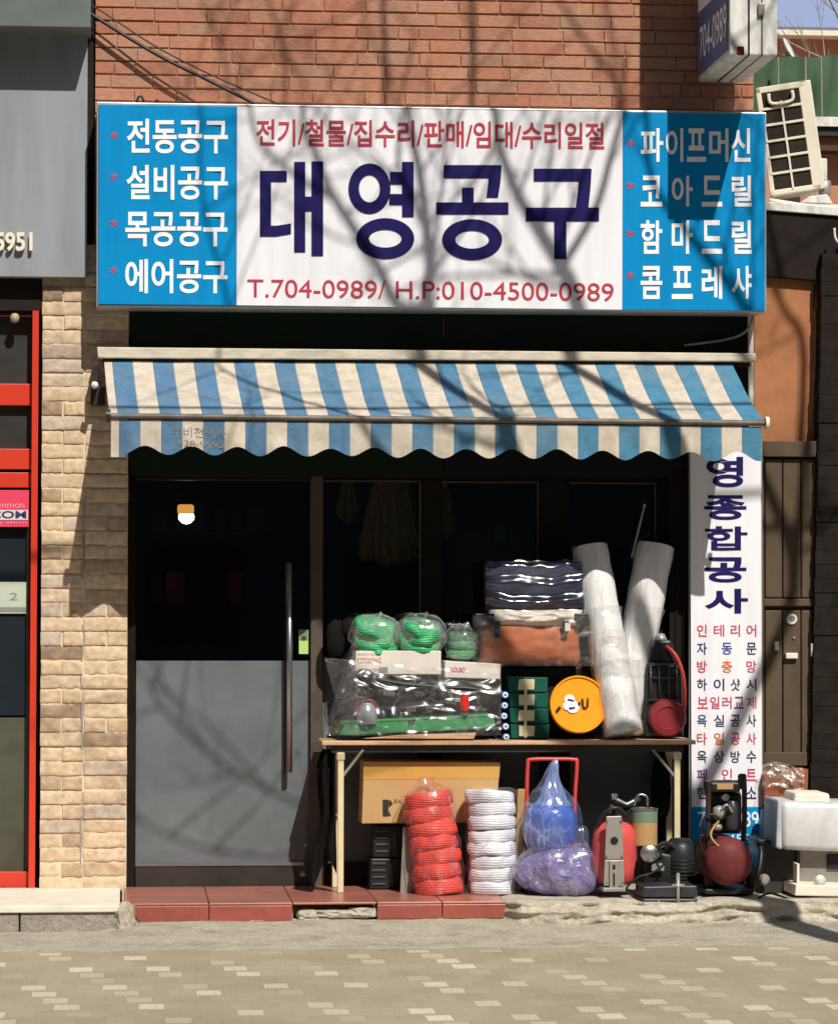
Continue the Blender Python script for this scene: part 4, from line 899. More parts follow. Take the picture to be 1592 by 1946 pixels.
# ---- the pile under clear plastic, left half of the table
YA = -0.36
tr = tag(MB().pquad(((645, 1398), (941, 1385), (938, 1358), (655, 1374)), YA, -0.08, 0.008).build('green_tray', M['traygreen']), 'flat green plastic tray lying slightly tilted at the left of the table', 'tray')
b = MB(); b.pquad(((648, 1376), (936, 1361), (934, 1357), (655, 1371)), YA - 0.004, -0.09, 0.002); b.build('tray_rim', M['traygreen'], tr)
tag(MB().pquad(((690, 1404), (900, 1405), (905, 1393), (760, 1397)), YA - 0.01, -0.1, 0.003).build('wooden_board', M['wood']), 'thin pale board under the green tray on the table', 'board')
wh = thing('fan_blower', 'black blower with a spoked round face on the left of the plastic covered pile', 'blower', P(690, 1330, -0.30))
wm = TO(P(690, 1302, -0.33)) @ FRONT
b = MB(); b.torus(wm, 0.072, 0.013, n=36, m=10); b.build('rim', M['black'], wh, True)
b = MB()
for k in range(8):
    a = k * math.pi / 4; b.tube([wm @ Vector((0.018 * math.cos(a), 0.018 * math.sin(a), 0)), wm @ Vector((0.045 * math.cos(a + 0.25), 0.045 * math.sin(a + 0.25), 0)), wm @ Vector((0.07 * math.cos(a + 0.3), 0.07 * math.sin(a + 0.3), 0))], 0.007, 6)
b.build('spokes', M['toolgrey'], wh, True)
b = MB(); b.lathe([(0.022, -0.03), (0.022, 0.012), (0.016, 0.018), (0.001, 0.018)], wm, 18); b.build('hub', M['toolgrey'], wh, True, 40)
b = MB(); b.lathe([(0.07, -0.16), (0.072, -0.02), (0.06, -0.015), (0.001, -0.015)], wm, 24); b.build('drum', M['black'], wh, True, 40)
jar = thing('grease_gun', 'clear capped red tool handle standing at the front left of the pile', 'tool', P(697, 1372, -0.33))
jm = TO(P(697, 1376, -0.34)); k_ = mpp(-0.34)
b = MB(); b.lathe([(20 * k_, 0), (20 * k_, 24 * k_), (15 * k_, 34 * k_), (10 * k_, 40 * k_), (0.001, 41 * k_)], jm, 20); b.build('cap', plain('silver_cap', (0.42, 0.43, 0.45), 0.25, 0.5, var=0.3), jar, True, 40)
b = MB(); b.torus(jm @ TO((0, 0, 26 * k_)) @ Rx(80), 20 * k_, 4 * k_, n=20, m=8); b.build('red_loop', M['maroon'], jar, True)
def powertool(name, label, px, py, ln, rot, Y, mat=M['toolgrey']):
    """body, nose, grip and trigger of a hand power tool lying on its side"""
    k = mpp(Y); T = TO(P(px, py, Y)) @ Ry(rot)
    o = thing(name, label, 'power tool', P(px, py, Y), 'power tools under the plastic sheet')
    m_ = MB(); m_.lathe([(0.012, -0.5 * ln), (0.030, -0.48 * ln), (0.036, -0.3 * ln), (0.036, 0.05 * ln), (0.028, 0.2 * ln), (0.020, 0.3 * ln), (0.001, 0.31 * ln)], T @ Ry(90), 16); m_.build('housing', mat, o, True, 50)
    m_ = MB(); m_.lathe([(0.016, 0.3 * ln), (0.018, 0.42 * ln), (0.010, 0.5 * ln), (0.001, 0.5 * ln)], T @ Ry(90), 12); m_.build('chuck', M['steel'], o, True, 40)
    m_ = MB(); m_.hexa([T @ Vector(q) for q in ((-0.36 * ln, -0.016, -0.095), (-0.2 * ln, -0.016, -0.095), (-0.2 * ln, 0.016, -0.095), (-0.36 * ln, 0.016, -0.095), (-0.3 * ln, -0.018, -0.02), (-0.1 * ln, -0.018, -0.02), (-0.1 * ln, 0.018, -0.02), (-0.3 * ln, 0.018, -0.02))], 0.008); m_.build('grip', M['black'], o, True, 50)
    m_ = MB(); m_.box(-0.12 * ln, -0.09 * ln, -0.008, 0.008, -0.06, -0.03, 0.004, T); m_.build('trigger', M['maroon'], o)
    m_ = MB()
    for q in range(5): m_.box((-0.34 + q * 0.045) * ln, (-0.32 + q * 0.045) * ln, -0.0385, -0.034, -0.015, 0.015, 0.001, T)
    m_.build('vent_slots', M['zinc'], o)
    return o
powertool('power_drill', 'dark grey power drill in the middle of the plastic covered pile', 760, 1318, 0.26, 4, -0.30)
powertool('power_drill', 'dark grey power drill lying nearest the table front, under clear plastic', 800, 1346, 0.24, -6, -0.345)
powertool('power_drill', 'dark grey power drill at the right end of the plastic covered pile', 868, 1308, 0.22, 10, -0.28)
b = MB(); b.tube([P(798, 1342, -0.37), P(860, 1353, -0.37)], 0.006, 8); tag(b.build('steel_rod', M['steel'], None, True), 'short bright steel rod on the tools at the front of the pile', 'rod')
b = MB(); b.tube(smooth_path([P(705, 1288, -0.345), P(760, 1300, -0.36), P(830, 1306, -0.36), P(900, 1310, -0.36), P(932, 1322, -0.35)], 4), 0.013, 8); tag(b.build('black_hose', M['black'], None, True), 'black hose lying lengthwise across the tools under the white cartons', 'hose')
hn = thing('red_handle_tool', 'short tool with a bright red handle at the right of the pile', 'tool', P(883, 1352, -0.36))
b = MB(); b.tube([P(884, 1320, -0.37), P(882, 1334, -0.375), P(884, 1350, -0.37)], [0.022, 0.027, 0.022], 14); b.build('handle', plain('bright_red_grip', (0.62, 0.03, 0.025), 0.3, coat=0.4), hn, True, 50)
b = MB(); b.tube([P(884, 1350, -0.37), P(885, 1360, -0.37)], 0.012, 8); b.build('shank', M['steel'], hn)
# cartons
ct = thing('white_carton', 'long white carton with red print, under the two large green rope bags', 'box', P(757, 1281, -0.30), 'white cartons on the plastic covered pile')
b = MB(); b.pquad(((674, 1282), (838, 1282), (838, 1237), (676, 1237)), -0.33, -0.10, 0.004); b.build('carton', M['carton'], ct)
b = MB(); b.pquad(((676, 1280), (742, 1281), (742, 1239), (677, 1239)), -0.3315, -0.3305); b.build('printed_label', plain('label_paper', (0.70, 0.66, 0.58), 0.7, var=0.1), ct)
lettering([('EZTOONG', 679, 1251, 724, 1261, 0.01)], -0.3325, M['pinkred'], ct); lettering([('electric tool', 679, 1241, 714, 1246, 0), ('220V 60Hz 700W', 680, 1271, 722, 1276, 0)], -0.3325, M['zinc'], ct)
b = MB(); b.pbox(720, 1268, 737, 1279, -0.3330, -0.3322); b.build('grey_mark', M['zinc'], ct)
c2 = thing('white_carton', 'smaller white carton with red print at the right end of the pile', 'box', P(895, 1290, -0.30), 'white cartons on the plastic covered pile')
b = MB(); b.pquad(((845, 1288), (950, 1291), (952, 1262), (845, 1256)), -0.31, -0.10, 0.004); b.build('carton', M['carton'], c2)
lettering([('KOLBO', 856, 1268, 884, 1277, 0.012, 1)], -0.3125, M['pinkred'], c2)
# green rope hanks in bags
for i, (px, py, hw_, hh_, lab) in enumerate(((712, 1204, 45, 34, 'bag of green rope furthest left, on the long white carton'), (799, 1206, 45, 36, 'bag of green rope in the middle, on the long white carton'), (876, 1222, 29, 33, 'small bag of light green rope beside the orange tool bag'))):
    Yg = -0.24 if i < 2 else -0.2; k_ = mpp(Yg); c_ = P(px, py, Yg)
    g = thing('green_rope_bag', lab, 'rope', c_, 'bagged hanks of green rope'); rg = random.Random(20 + i)
    for j in range(4 if i < 2 else 3):
        m_ = MB()
        if i < 2: T = TO(c_ + Vector((rg.uniform(-.012, .012), rg.uniform(-.02, .01), (-16 + 9 * j) * k_))) @ Ry(rg.uniform(-28, 28)) @ Rx(rg.uniform(10, 45)); m_.torus(T, hw_ * k_ * 0.52, hw_ * k_ * 0.38, hh_ * k_ * 0.30, 34, 11, 0.020, j + i * 4, 0.8)
        else: T = TO(c_ + Vector((0, 0, (-20 + 16 * j) * k_))) @ Rx(rg.uniform(-6, 6)); m_.torus(T, hw_ * k_ * 0.6, hw_ * k_ * 0.36, 9 * k_, 28, 9, 0.008, j + 11)
        m_.build('rope_hank', M['greenrope'], g, True)
    m_ = MB(); m_.blob(c_, (hw_ * k_ * 1.06, 0.10, hh_ * k_ * 1.05), 31 + i, 0.16, 4, 2.4); m_.tube(smooth_path([c_ + Vector((0.0, -0.06, hh_ * k_ * 0.5)), c_ + Vector((0.02, -0.07, hh_ * k_ * 1.0)), c_ + Vector((0.03, -0.06, hh_ * k_ * 1.12))], 3), [0.016, 0.010, 0.008, 0.007, 0.010, 0.014, 0.004], 7)
    m_.build('bag_film', M['clear_bag'], g, True)
# clear sheet thrown over the pile
def sheet(u, v):
    top = 1172 + 100 * u ** 1.2 - 14 * math.sin(u * 7)
    px = 616 + 336 * u + (1 - v) * (1 - u) ** 2 * 40; py = 1398 - v * (1398 - (1250 + 30 * u)) 
    h = noise.noise(Vector((u * 7, v * 4, 1))); r_ = 1 - 2 * abs(noise.noise(Vector((u * 10, v * 7, 5))))
    return P(px, py, -0.395 + 0.03 * v + 0.018 * h + 0.010 * r_)
b = MB(); b.grid(sheet, 90, 50)
def sheet2(u, v):
    px = 616 + 66 * u; py = 1398 - v * (215 * u + 8)
    return P(px, py, -0.30 - 0.09 * u + 0.03 * noise.noise(Vector((u * 4, v * 5, 9))))
b.grid(sheet2, 30, 40)
tag(b.build('clear_plastic_sheet', M['clear'], None, True), 'creased clear plastic sheet draped over the pile of tools on the table', 'plastic sheet')
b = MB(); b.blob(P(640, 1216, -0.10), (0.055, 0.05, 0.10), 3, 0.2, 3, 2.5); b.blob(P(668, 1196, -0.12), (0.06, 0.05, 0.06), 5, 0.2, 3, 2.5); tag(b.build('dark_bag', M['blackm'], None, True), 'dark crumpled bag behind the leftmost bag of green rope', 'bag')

# ---- middle of the table
rs = thing('black_crate', 'black crate at the back of the table carrying the orange tool bag', 'crate', P(1020, 1400, -0.1))
b = MB(); b.pbox(935, 1268, 1128, 1404, -0.13, -0.04, 0.006); b.build('crate_body', M['black'], rs)
b = MB()
for yy in (1290, 1330, 1370): b.pbox(937, yy, 1126, yy + 10, -0.134, -0.128, 0.002)
b.build('crate_rib', M['black'], rs)
YO = -0.30
ob_ = thing('tool_bag', 'rust orange canvas tool bag in clear plastic on the black crate', 'bag', P(1020, 1265, -0.2))
def bag_body(c0, c1, ytop, ybot, Yf, Yb, seed, bulge, mat, name, par):
    m_ = MB(); nu, nv = 40, 20
    def f(u, v, front):
        px = c0 + (c1 - c0) * u; py = ybot + (ytop - ybot) * v
        e = (4 * u * (1 - u)) ** 0.35 * (4 * v * (1 - v)) ** 0.3
        q = P(px + (3 * noise.noise(Vector((v * 3, seed, 0)))), py + 3 * noise.noise(Vector((u * 4, seed, 1))), Yf)
        q.y = (Yf + Yb) / 2 + (Yf - Yb) / 2 * e * front + bulge * noise.noise(Vector((u * 5, v * 4, seed))) * front * e
        return q
    m_.grid(lambda u, v: f(u, v, 1), nu, nv); m_.grid(lambda u, v: f(u, v, -1), nu, nv)
    bmesh.ops.remove_doubles(m_.bm, verts=m_.bm.verts[:], dist=0.0008)
    return m_.build(name, mat, par, True)
bag_body(915, 1108, 1182, 1264, YO, -0.06, 3, 0.015, M['orangebag'], 'canvas_body', ob_)
b = MB(); b.pquad(((903, 1188), (940, 1188), (940, 1166), (903, 1166)), YO + 0.01, -0.1, 0.006); b.pquad(((1098, 1188), (1122, 1188), (1118, 1166), (1092, 1166)), YO + 0.01, -0.1, 0.006); b.build('end_panel', M['black'], ob_)
b = MB(); b.pquad(((938, 1214), (949, 1214), (951, 1180), (937, 1180)), YO - 0.012, YO + 0.01, 0.004); b.pquad(((1069, 1206), (1080, 1206), (1082, 1180), (1069, 1180)), YO - 0.012, YO + 0.01, 0.004); b.build('strap', M['black'], ob_)
b = MB(); b.pbox(1073, 1184, 1084, 1200, YO - 0.018, YO - 0.01, 0.003); b.build('buckle', M['cream'], ob_)
b = MB(); b.grid(lambda u, v: P(898 + 230 * u, 1266 - 96 * v, YO - 0.022 + 0.02 * (abs(2 * u - 1) ** 4) + 0.014 * noise.noise(Vector((u * 6, v * 4, 8)))), 50, 24); b.build('bag_film', M['clear'], ob_, True)
b = MB(); b.lathe([(0.012, 0), (0.012, 0.01), (0.001, 0.012)], TO(P(1100, 1266, -0.27)) @ FRONT, 12); b.build('red_stopper', M['maroon'], ob_)
cp = bag_body(930, 1112, 1158, 1192, YO - 0.005, -0.06, 9, 0.03, M['crumple'], 'crumpled_wrap', None)
tag(cp, 'white crumpled plastic wrap between the navy bundle and the orange tool bag', 'wrapping')
nv_ = thing('navy_bundle', 'navy blue folded bundle wrapped in shiny clear plastic, top of the pile', 'bundle', P(1018, 1160, -0.2))
bag_body(924, 1114, 1068, 1160, YO - 0.01, -0.06, 5, 0.022, M['navycloth'], 'folded_cloth', nv_)
def wrap(u, v):
    sag = 0.06 * math.sin(math.pi * u)
    fold = math.sin((v * 3.0 + sag * 3 + 0.22 * noise.noise(Vector((u * 3.5, v * 2, 2)))) * 2 * math.pi)
    return P(922 + 194 * u, 1162 - 96 * v + 5 * noise.noise(Vector((u * 7, 0, 5))) * v, YO - 0.035 + 0.011 * fold + 0.006 * noise.noise(Vector((u * 7, v * 7, 2))) + 0.022 * (abs(2 * u - 1) ** 6))
b = MB(); b.grid(wrap, 110, 60); b.build('plastic_wrap', film_mat('shiny_wrap', (0.5, 0.55, 0.65), 0.10, 0.16, 4.5, (0.35, 1, 3.0), 0.17, 0.95, 0.12), nv_, True)
pk = thing('green_pack_stack', 'stack of dark green card packs with cream labels beside the orange lid', 'packs', P(1005, 1403, -0.3))
for j in range(4):
    y0 = 1287 + j * 29.5; m_ = MB(); m_.pquad(((968 + j, y0 + 28), (1040 + j, y0 + 29), (1041 + j, y0 + 1), (966 + j, y0)), -0.30 + 0.008 * (j % 2), -0.16, 0.004); pc = m_.build('card_pack', M['packgreen'], pk)
    m_ = MB(); m_.pquad(((984 + 2 * (j % 2), y0 + 24), (1015, y0 + 24), (1016, y0 + 4), (986, y0 + 4)), -0.306, -0.301 + 0.008 * (j % 2), 0.002); m_.build('cream_label', M['packcream'], pc)
b = MB(); b.pbox(996, 1290, 1001, 1402, -0.309, -0.303); b.build('binding_strip', M['packcream'], pk)
for j in range(5):
    c_ = P(957 + (2, 1, 0, 3, 4)[j], 1321 + j * 20, -0.33); o = tag(MB().lathe([(0.017, -0.08), (0.019, 0.0), (0.019, 0.014), (0.012, 0.02), (0.001, 0.02)], TO(c_) @ FRONT, 14).build('blue_tube', M['bluecap'], None, True, 40), ('topmost', 'second', 'middle', 'fourth', 'lowest')[j] + ' of five small blue capped tubes stacked beside the dark green packs', 'tube', 'blue capped tubes on the table')
    m_ = MB(); m_.torus(TO(c_ + Vector((0, -0.018, 0.0))) @ FRONT, 0.011, 0.004, n=14, m=6); m_.build('cap_ring', M['wtext'], o, True)
lid = thing('plastic_basin', 'round orange plastic basin with black marks standing on its side on the table', 'basin', P(1099, 1395, -0.3))
lm_ = TO(P(1099, 1339, -0.315)) @ Rx(82); k_ = mpp(-0.315); rr = 55.5 * k_
b = MB(); b.lathe([(rr * 0.9, -0.05), (rr, -0.03), (rr, 0.006), (rr * 0.985, 0.011), (rr * 0.94, 0.011), (rr * 0.92, 0.002), (rr * 0.5, 0.0), (0.001, 0.0)], lm_, 56); b.build('basin_shell', M['basin'], lid, True, 35)
def lidpt(px, py, h=0.006): 
    q = P(px, py, -0.315); d = q - P(1099, 1339, -0.315); return lm_ @ Vector((d.x, d.z, h))
def lidpoly(m_, pts): m_.poly([lidpt(x, y) for x, y in pts])
b = MB()
for cx_, cy_, r_ in ((1082, 1330, 10), (1088, 1344, 12), (1077, 1342, 8)):
    lidpoly(b, [(cx_ + r_ * math.cos(a * 0.45), cy_ + r_ * math.sin(a * 0.45)) for a in range(14)])
for f in b.bm.faces: 
    pass
for n_, v in enumerate(b.bm.verts): v.co.y -= 0.0006 * (n_ // 14)
b.build('white_blot', M['wtext'], lid)
b = MB()
for pts in ([(1054, 1352), (1058, 1356), (1066, 1346), (1062, 1342)], [(1097, 1336), (1102, 1334), (1103, 1340), (1098, 1342)], [(1104, 1328), (1108, 1328), (1109, 1342), (1105, 1342)], [(1105, 1342.5), (1109, 1342.5), (1113, 1345), (1112, 1349), (1107, 1347)], [(1113.5, 1345), (1115, 1327), (1118, 1327), (1118, 1343), (1113, 1349)]): b.poly([lidpt(x, y, 0.0075) for x, y in pts])
for pts in ([(1078, 1328), (1090, 1331), (1090, 1334), (1078, 1331)], [(1080, 1345), (1092, 1344), (1092, 1347), (1081, 1349)]): b.poly([lidpt(x, y, 0.010) for x, y in pts])
b.build('black_mark', M['black'], lid)
# film rolls
M['wrap'] = None
def rollmat():
    t = NT('rolled_clear_film'); v = t.coord((6, 6, 0.8)); n = t.noise(v, 5, 4, 0.55)
    t.l.new(t.ramp(n, [(0.3, (0.70, 0.70, 0.71)), (0.6, (0.84, 0.83, 0.82))]), t.b.inputs['Base Color']); t.b.inputs['Roughness'].default_value = 0.32
    t.b.inputs['Coat Weight'].default_value = 0.5; t.b.inputs['Coat Roughness'].default_value = 0.15; t.b.inputs['Transmission Weight'].default_value = 0.12; t.bump(n, 0.6, 0.02); return t.m
M['roll'] = rollmat()
for i, (a, c, ra, lab) in enumerate((((1186, 1398, -0.33), (1120, 1040, -0.10), 34, 'front roll of clear plastic film leaning left across the other roll'), ((1178, 1392, -0.17), (1246, 1036, -0.06), 35, 'rear roll of clear plastic film leaning right against the shop window'))):
    A_, C_ = P(*a), P(*c); L = (C_ - A_).length; r_ = ra * mpp(-0.2)
    T = TO(A_) @ (C_ - A_).to_track_quat('Z', 'Y').to_matrix().to_4x4()
    o = thing('film_roll', lab, 'roll', A_, 'rolls of clear plastic film on the table')
    m_ = MB(); m_.lathe([(0.02, 0), (r_ * 1.04, 0.004)] + [(r_ * (1.04 + 0.05 * math.sin(q * 1.7 + i) * (1 if q < 9 else 0.3)), L * q / 20) for q in range(1, 20)] + [(r_, L), (r_ * 0.5, L - 0.003), (r_ * 0.48, L - 0.08), (0.001, L - 0.08)], T, 36, 0.004, i); m_.build('film_winding', M['roll'], o, True, 50)
    m_ = MB(); m_.lathe([(r_ * 1.10 * (1 + 0.05 * math.sin(q * 2.3)), L * q / 18) for q in range(0, 13)], T, 30, 0.016, i + 4); m_.build('outer_wrap', M['clear_soft'], o, True)
    if i == 0:
        m_ = MB(); m_.lathe([(r_ * 1.09, L * 0.36), (r_ * 1.11, L * 0.44), (r_ * 1.09, L * 0.5)], T, 30, 0.004); m_.build('pink_print', film_mat('pink_print_film', (0.75, 0.35, 0.25), 0.02, 0.3, 16), o, True)
b = MB(); b.tube([P(1240, 1330, -0.09), P(1246, 1260, -0.10), P(1254, 1204, -0.11)], [0.014, 0.02, 0.006], 8); tag(b.build('torn_film_strip', M['clear_soft'], None, True), 'loose strip of plastic film hanging between rear roll and black machine', 'film strip')
b = MB(); b.tube([P(1200, 1060, -0.02), P(1225, 958, 0.02)], 0.006, 8); b.tube([P(1226, 960, 0.02), P(1222, 962, 0.02)], 0.009, 8); tag(b.build('pale_rod', M['tin'], None, True), 'thin pale rod standing behind the film rolls against the window', 'rod')
# black machine with red hose
bm_ = thing('black_machine', 'black machine with red hose and dark red disc at the right table end', 'machine', P(1260, 1405, -0.25))
b = MB(); b.pquad(((1222, 1400), (1300, 1402), (1296, 1262), (1230, 1258)), -0.26, -0.08, 0.02); b.pquad(((1236, 1262), (1290, 1262), (1276, 1216), (1248, 1216)), -0.24, -0.10, 0.015); b.build('housing', M['black'], bm_)
b = MB()
for px in (1236, 1252, 1270, 1285): b.tube([P(px, 1262, -0.275), P(px + 1, 1330, -0.275)], 0.006, 6)
for yy in (1262, 1288, 1330): b.tube([P(1233, yy, -0.275), P(1290, yy + 1, -0.275)], 0.006, 6)
b.build('guard_cage', M['toolgrey'], bm_, True)
b = MB(); b.lathe([(0.03, 0), (0.035, 0.02), (0.02, 0.05), (0.001, 0.052)], TO(P(1255, 1222, -0.18)), 14); b.build('filler_cap', M['zinc'], bm_, True)
b = MB(); b.tube(smooth_path([P(1266, 1228, -0.25), P(1285, 1248, -0.28), P(1298, 1285, -0.29), P(1301, 1330, -0.28), P(1298, 1362, -0.26)], 5), 0.010, 8); b.build('red_hose', M['redtube'], bm_, True)
dm_ = TO(P(1268, 1364, -0.28)) @ FRONT; b = MB(); rr = 36 * mpp(-0.28); b.lathe([(rr, -0.04), (rr * 1.02, 0.0), (rr * 0.92, 0.018), (rr * 0.6, 0.026), (rr * 0.55, 0.018), (0.001, 0.02)], dm_, 32); b.build('red_disc', plain('dull_red_disc', (0.22, 0.03, 0.035), 0.45, var=0.25), bm_, True, 40)

# ------------------------------------------------------------------ goods under the table
cb = thing('cardboard_box', 'brown cardboard box with tape along its top edge under the table', 'box', P(818, 1565, -0.2))
b = MB(); b.pquad(((687, 1566), (942, 1563), (950, 1449), (691, 1447)), -0.30, -0.04, 0.005); b.build('carton', M['card'], cb)
b = MB(); b.pquad(((690, 1482), (948, 1480), (950.5, 1450), (691, 1448)), -0.3015, -0.3005); b.build('tape', M['tape'], cb)
b = MB(); b.pquad(((727, 1552), (738, 1552), (738, 1520), (727, 1520)), -0.302, -0.301); b.pquad(((738.5, 1535), (746, 1529), (743, 1522), (738.5, 1521)), -0.302, -0.301); b.pquad(((738.5, 1551), (743, 1551), (739.5, 1543), (738.5, 1543)), -0.302, -0.301); b.build('printed_mark', M['dksteel'], cb)
lettering([('주식', 748, 1519, 762, 1529, 0.0), ('상자 KS', 890, 1522, 930, 1530, 0.0)], -0.3025, M['dksteel'], cb)
bs = thing('black_case_stack', 'stack of black ribbed plastic cases supporting the cardboard box', 'cases', P(740, 1690, -0.15))
for j, (y0, y1, off) in enumerate(((1570, 1630, 6), (1632, 1690, 0))):
    m_ = MB(); m_.pquad(((702 + off, y1), (766 + off, y1), (766 + off, y0), (704 + off, y0)), -0.22, -0.05, 0.008); cs_ = m_.build('case', M['black'], bs)
    m_ = MB()
    for q in range(4): m_.pbox(707 + off, y0 + 8 + q * 13, 733 + off, y0 + 12 + q * 13, -0.226, -0.219, 0.002)
    m_.build('ribs', M['toolgrey'], cs_)
    m_ = MB(); m_.pbox(740 + off, y0 + 12, 748 + off, y1 - 6, -0.228, -0.219, 0.002); m_.build('strap', M['dksteel'], cs_)
b = MB(); b.pquad(((760, 1702), (792, 1702), (786, 1574), (766, 1572)), -0.40, -0.385, 0.002); tag(b.build('metal_sheet', M['zinc']), 'narrow grey sheet standing left of the red rope bundle', 'sheet')
def coils(name, label, cat, bot, top, n, rpx, rope, film, seed, peak=None, squash=1.0):
    A_, C_ = P(*bot), P(*top); L = (C_ - A_).length; k = mpp(bot[2]); r_ = rpx * k; h = L / n
    o = thing(name, label, cat, A_); rg = random.Random(seed)
    Q = (C_ - A_).to_track_quat('Z', 'Y').to_matrix().to_4x4()
    for j in range(n):
        c_ = A_.lerp(C_, (j + 0.5) / n) + Vector((rg.uniform(-1, 1) * r_ * 0.05, rg.uniform(-.006, .006), 0))
        m_ = MB(); m_.torus(TO(c_) @ Q @ Rx(rg.uniform(-5, 5)) @ Ry(rg.uniform(-5, 5)), r_ * 0.55, r_ * 0.45 * rg.uniform(0.96, 1.03), h * 0.56, 44, 16, 0.010, seed + j, 0.42); m_.build('rope_coil', rope, o, True)
    T = TO(A_) @ Q
    m_ = MB(); m_.lathe([(r_ * 0.9, -0.01)] + [(r_ * (1.10 + 0.06 * math.sin(q * 1.9 + seed)), L * q / 12) for q in range(0, 13)] + ([(r_ * 0.7, L + 0.03), (r_ * 0.35, L + 0.055), (r_ * 0.4, L + 0.075), (0.02, L + 0.085)] if peak else [(r_ * 0.9, L + 0.012), (0.02, L + 0.02)]), T, 40, 0.014, seed); m_.build('bag_film', film, o, True)
    return o
coils('red_rope_bundle', 'tall clear bag of stacked bright red rope coils under the table', 'rope', (836, 1700, -0.46), (812, 1508, -0.40), 7, 47, M['redrope'], M['pinkfilm'], 3, peak=True)
coils('white_rope_bundle', 'tall clear bag of stacked white rope coils beside the red rope', 'rope', (938, 1698, -0.46), (932, 1504, -0.42), 8, 46, M['whiterope'], M['clear'], 8)
# hand truck with bags
ht = thing('hand_truck', 'red tubular hand truck standing behind the blue bag', 'hand truck', P(1050, 1700, -0.42))
b = MB(); b.tube(smooth_path([P(1000, 1695, -0.42), P(1000, 1600, -0.42), P(1001, 1500, -0.42), P(1003, 1452, -0.42), P(1008, 1444, -0.42), P(1050, 1443, -0.42), P(1090, 1444, -0.42), P(1096, 1452, -0.42), P(1092, 1520, -0.42), P(1092, 1600, -0.42), P(1092, 1695, -0.42)], 4), 0.0105, 10); b.build('tube_frame', M['redtube'], ht, True)
b = MB(); b.box(P(996, 1690, -0.5).x, P(1096, 1690, -0.5).x, -0.60, -0.40, ZS + 0.002, ZS + 0.008); b.build('toe_plate', M['dksteel'], ht)
for px in (990, 1102):
    m_ = MB(); m_.torus(TO(P(px, 1678, -0.36)) @ Ry(90), 0.045, 0.014, n=24, m=8); m_.build('wheel', M['black'], ht, True)
bl = thing('blue_bag', 'round blue plastic bag knotted at the top, hung on the red hand truck', 'bag', P(1050, 1620, -0.52))
k_ = mpp(-0.52); zc = lambda y: P(1047, y, -0.52)
def shell(prof, sx, seed, cx, Y, wob, depth=0.8, n=48):
    m_ = MB(); k = mpp(Y); rows = []
    for y, r_, dx in prof:
        c_ = P(cx + dx, y, Y); ring = []
        for q in range(n):
            a = 2 * math.pi * q / n; d = Vector((math.cos(a), math.sin(a) * depth, 0)) * r_ * k
            v = c_ + d; ns = noise.noise(Vector((math.cos(a) * 2.4, math.sin(a) * 2.4, y * 0.012 + seed))); rd = 1 - 2 * abs(noise.noise(Vector((math.cos(a) * 4.2, math.sin(a) * 4.2, y * 0.02 + seed * 2))))
            v += d.normalized() * (ns * wob + rd * wob * 0.5) * min(1, r_ / 30)
            ring.append(m_.bm.verts.new(v))
        rows.append(ring)
    for i in range(len(rows) - 1):
        for q in range(n): m_.bm.faces.new((rows[i][q], rows[i][(q + 1) % n], rows[i + 1][(q + 1) % n], rows[i + 1][q]))
    m_.bm.faces.new(rows[0]); m_.bm.faces.new(rows[-1][::-1]); return m_
def dens(prof, k=4):
    pts = smooth_path([Vector(p) for p in prof], k); return [(p.x, max(p.y, 1), p.z) for p in pts]
shell(dens([(1528, 28, 0), (1540, 44, 0), (1565, 50, 1), (1590, 48, 2), (1608, 38, 2), (1618, 20, 2)]), 1, 3, 1047, -0.52, 0.008).build('bag', M['bluebag'], bl, True)
shell(dens([(1443, 3, 10), (1452, 8, 6), (1470, 12, 2), (1490, 19, -1), (1508, 32, -2), (1528, 48, 0), (1565, 56, 0), (1595, 51, 1), (1612, 42, 1), (1622, 22, 2)]), 1, 5, 1047, -0.52, 0.020, 0.8, 40).build('outer_film', M['bluefilm'], bl, True)
shell(dens([(1443, 2, 10), (1455, 7, 6), (1480, 11, 3), (1510, 20, 0), (1532, 32, 0)], 5), 1, 8, 1047, -0.52, 0.034, 0.8, 22).build('twisted_neck', M['neckfilm'], bl)
pb = thing('purple_bag', 'slumped translucent purple plastic bag below the blue bag', 'bag', P(1062, 1702, -0.56))
shell(dens([(1612, 26, 18), (1628, 54, 6), (1648, 66, 2), (1668, 72, 8), (1686, 62, 12), (1698, 36, 16), (1706, 14, 22)], 3), 1, 11, 1056, -0.58, 0.055, 0.6, 30).build('bag', M['purplebag'], pb)
shell(dens([(1604, 34, 14), (1622, 60, 4), (1645, 73, 2), (1668, 77, 8), (1690, 60, 12), (1703, 22, 18)], 3), 1, 17, 1056, -0.58, 0.050, 0.62, 44).build('outer_film', M['purplefilm'], pb, True)
shell(dens([(1570, 8, 50), (1580, 15, 48), (1610, 18, 45), (1640, 26, 36), (1660, 14, 34)]), 1, 14, 1054, -0.56, 0.014).build('loose_corner', M['bluefilm'], pb, True)
b = MB(); b.pquad(((975, 1702), (990, 1705), (998, 1500), (984, 1500)), -0.44, -0.41, 0.006); tag(b.build('brown_slat', M['tan']), 'thin brown slat standing between the white rope and the hand truck', 'slat')
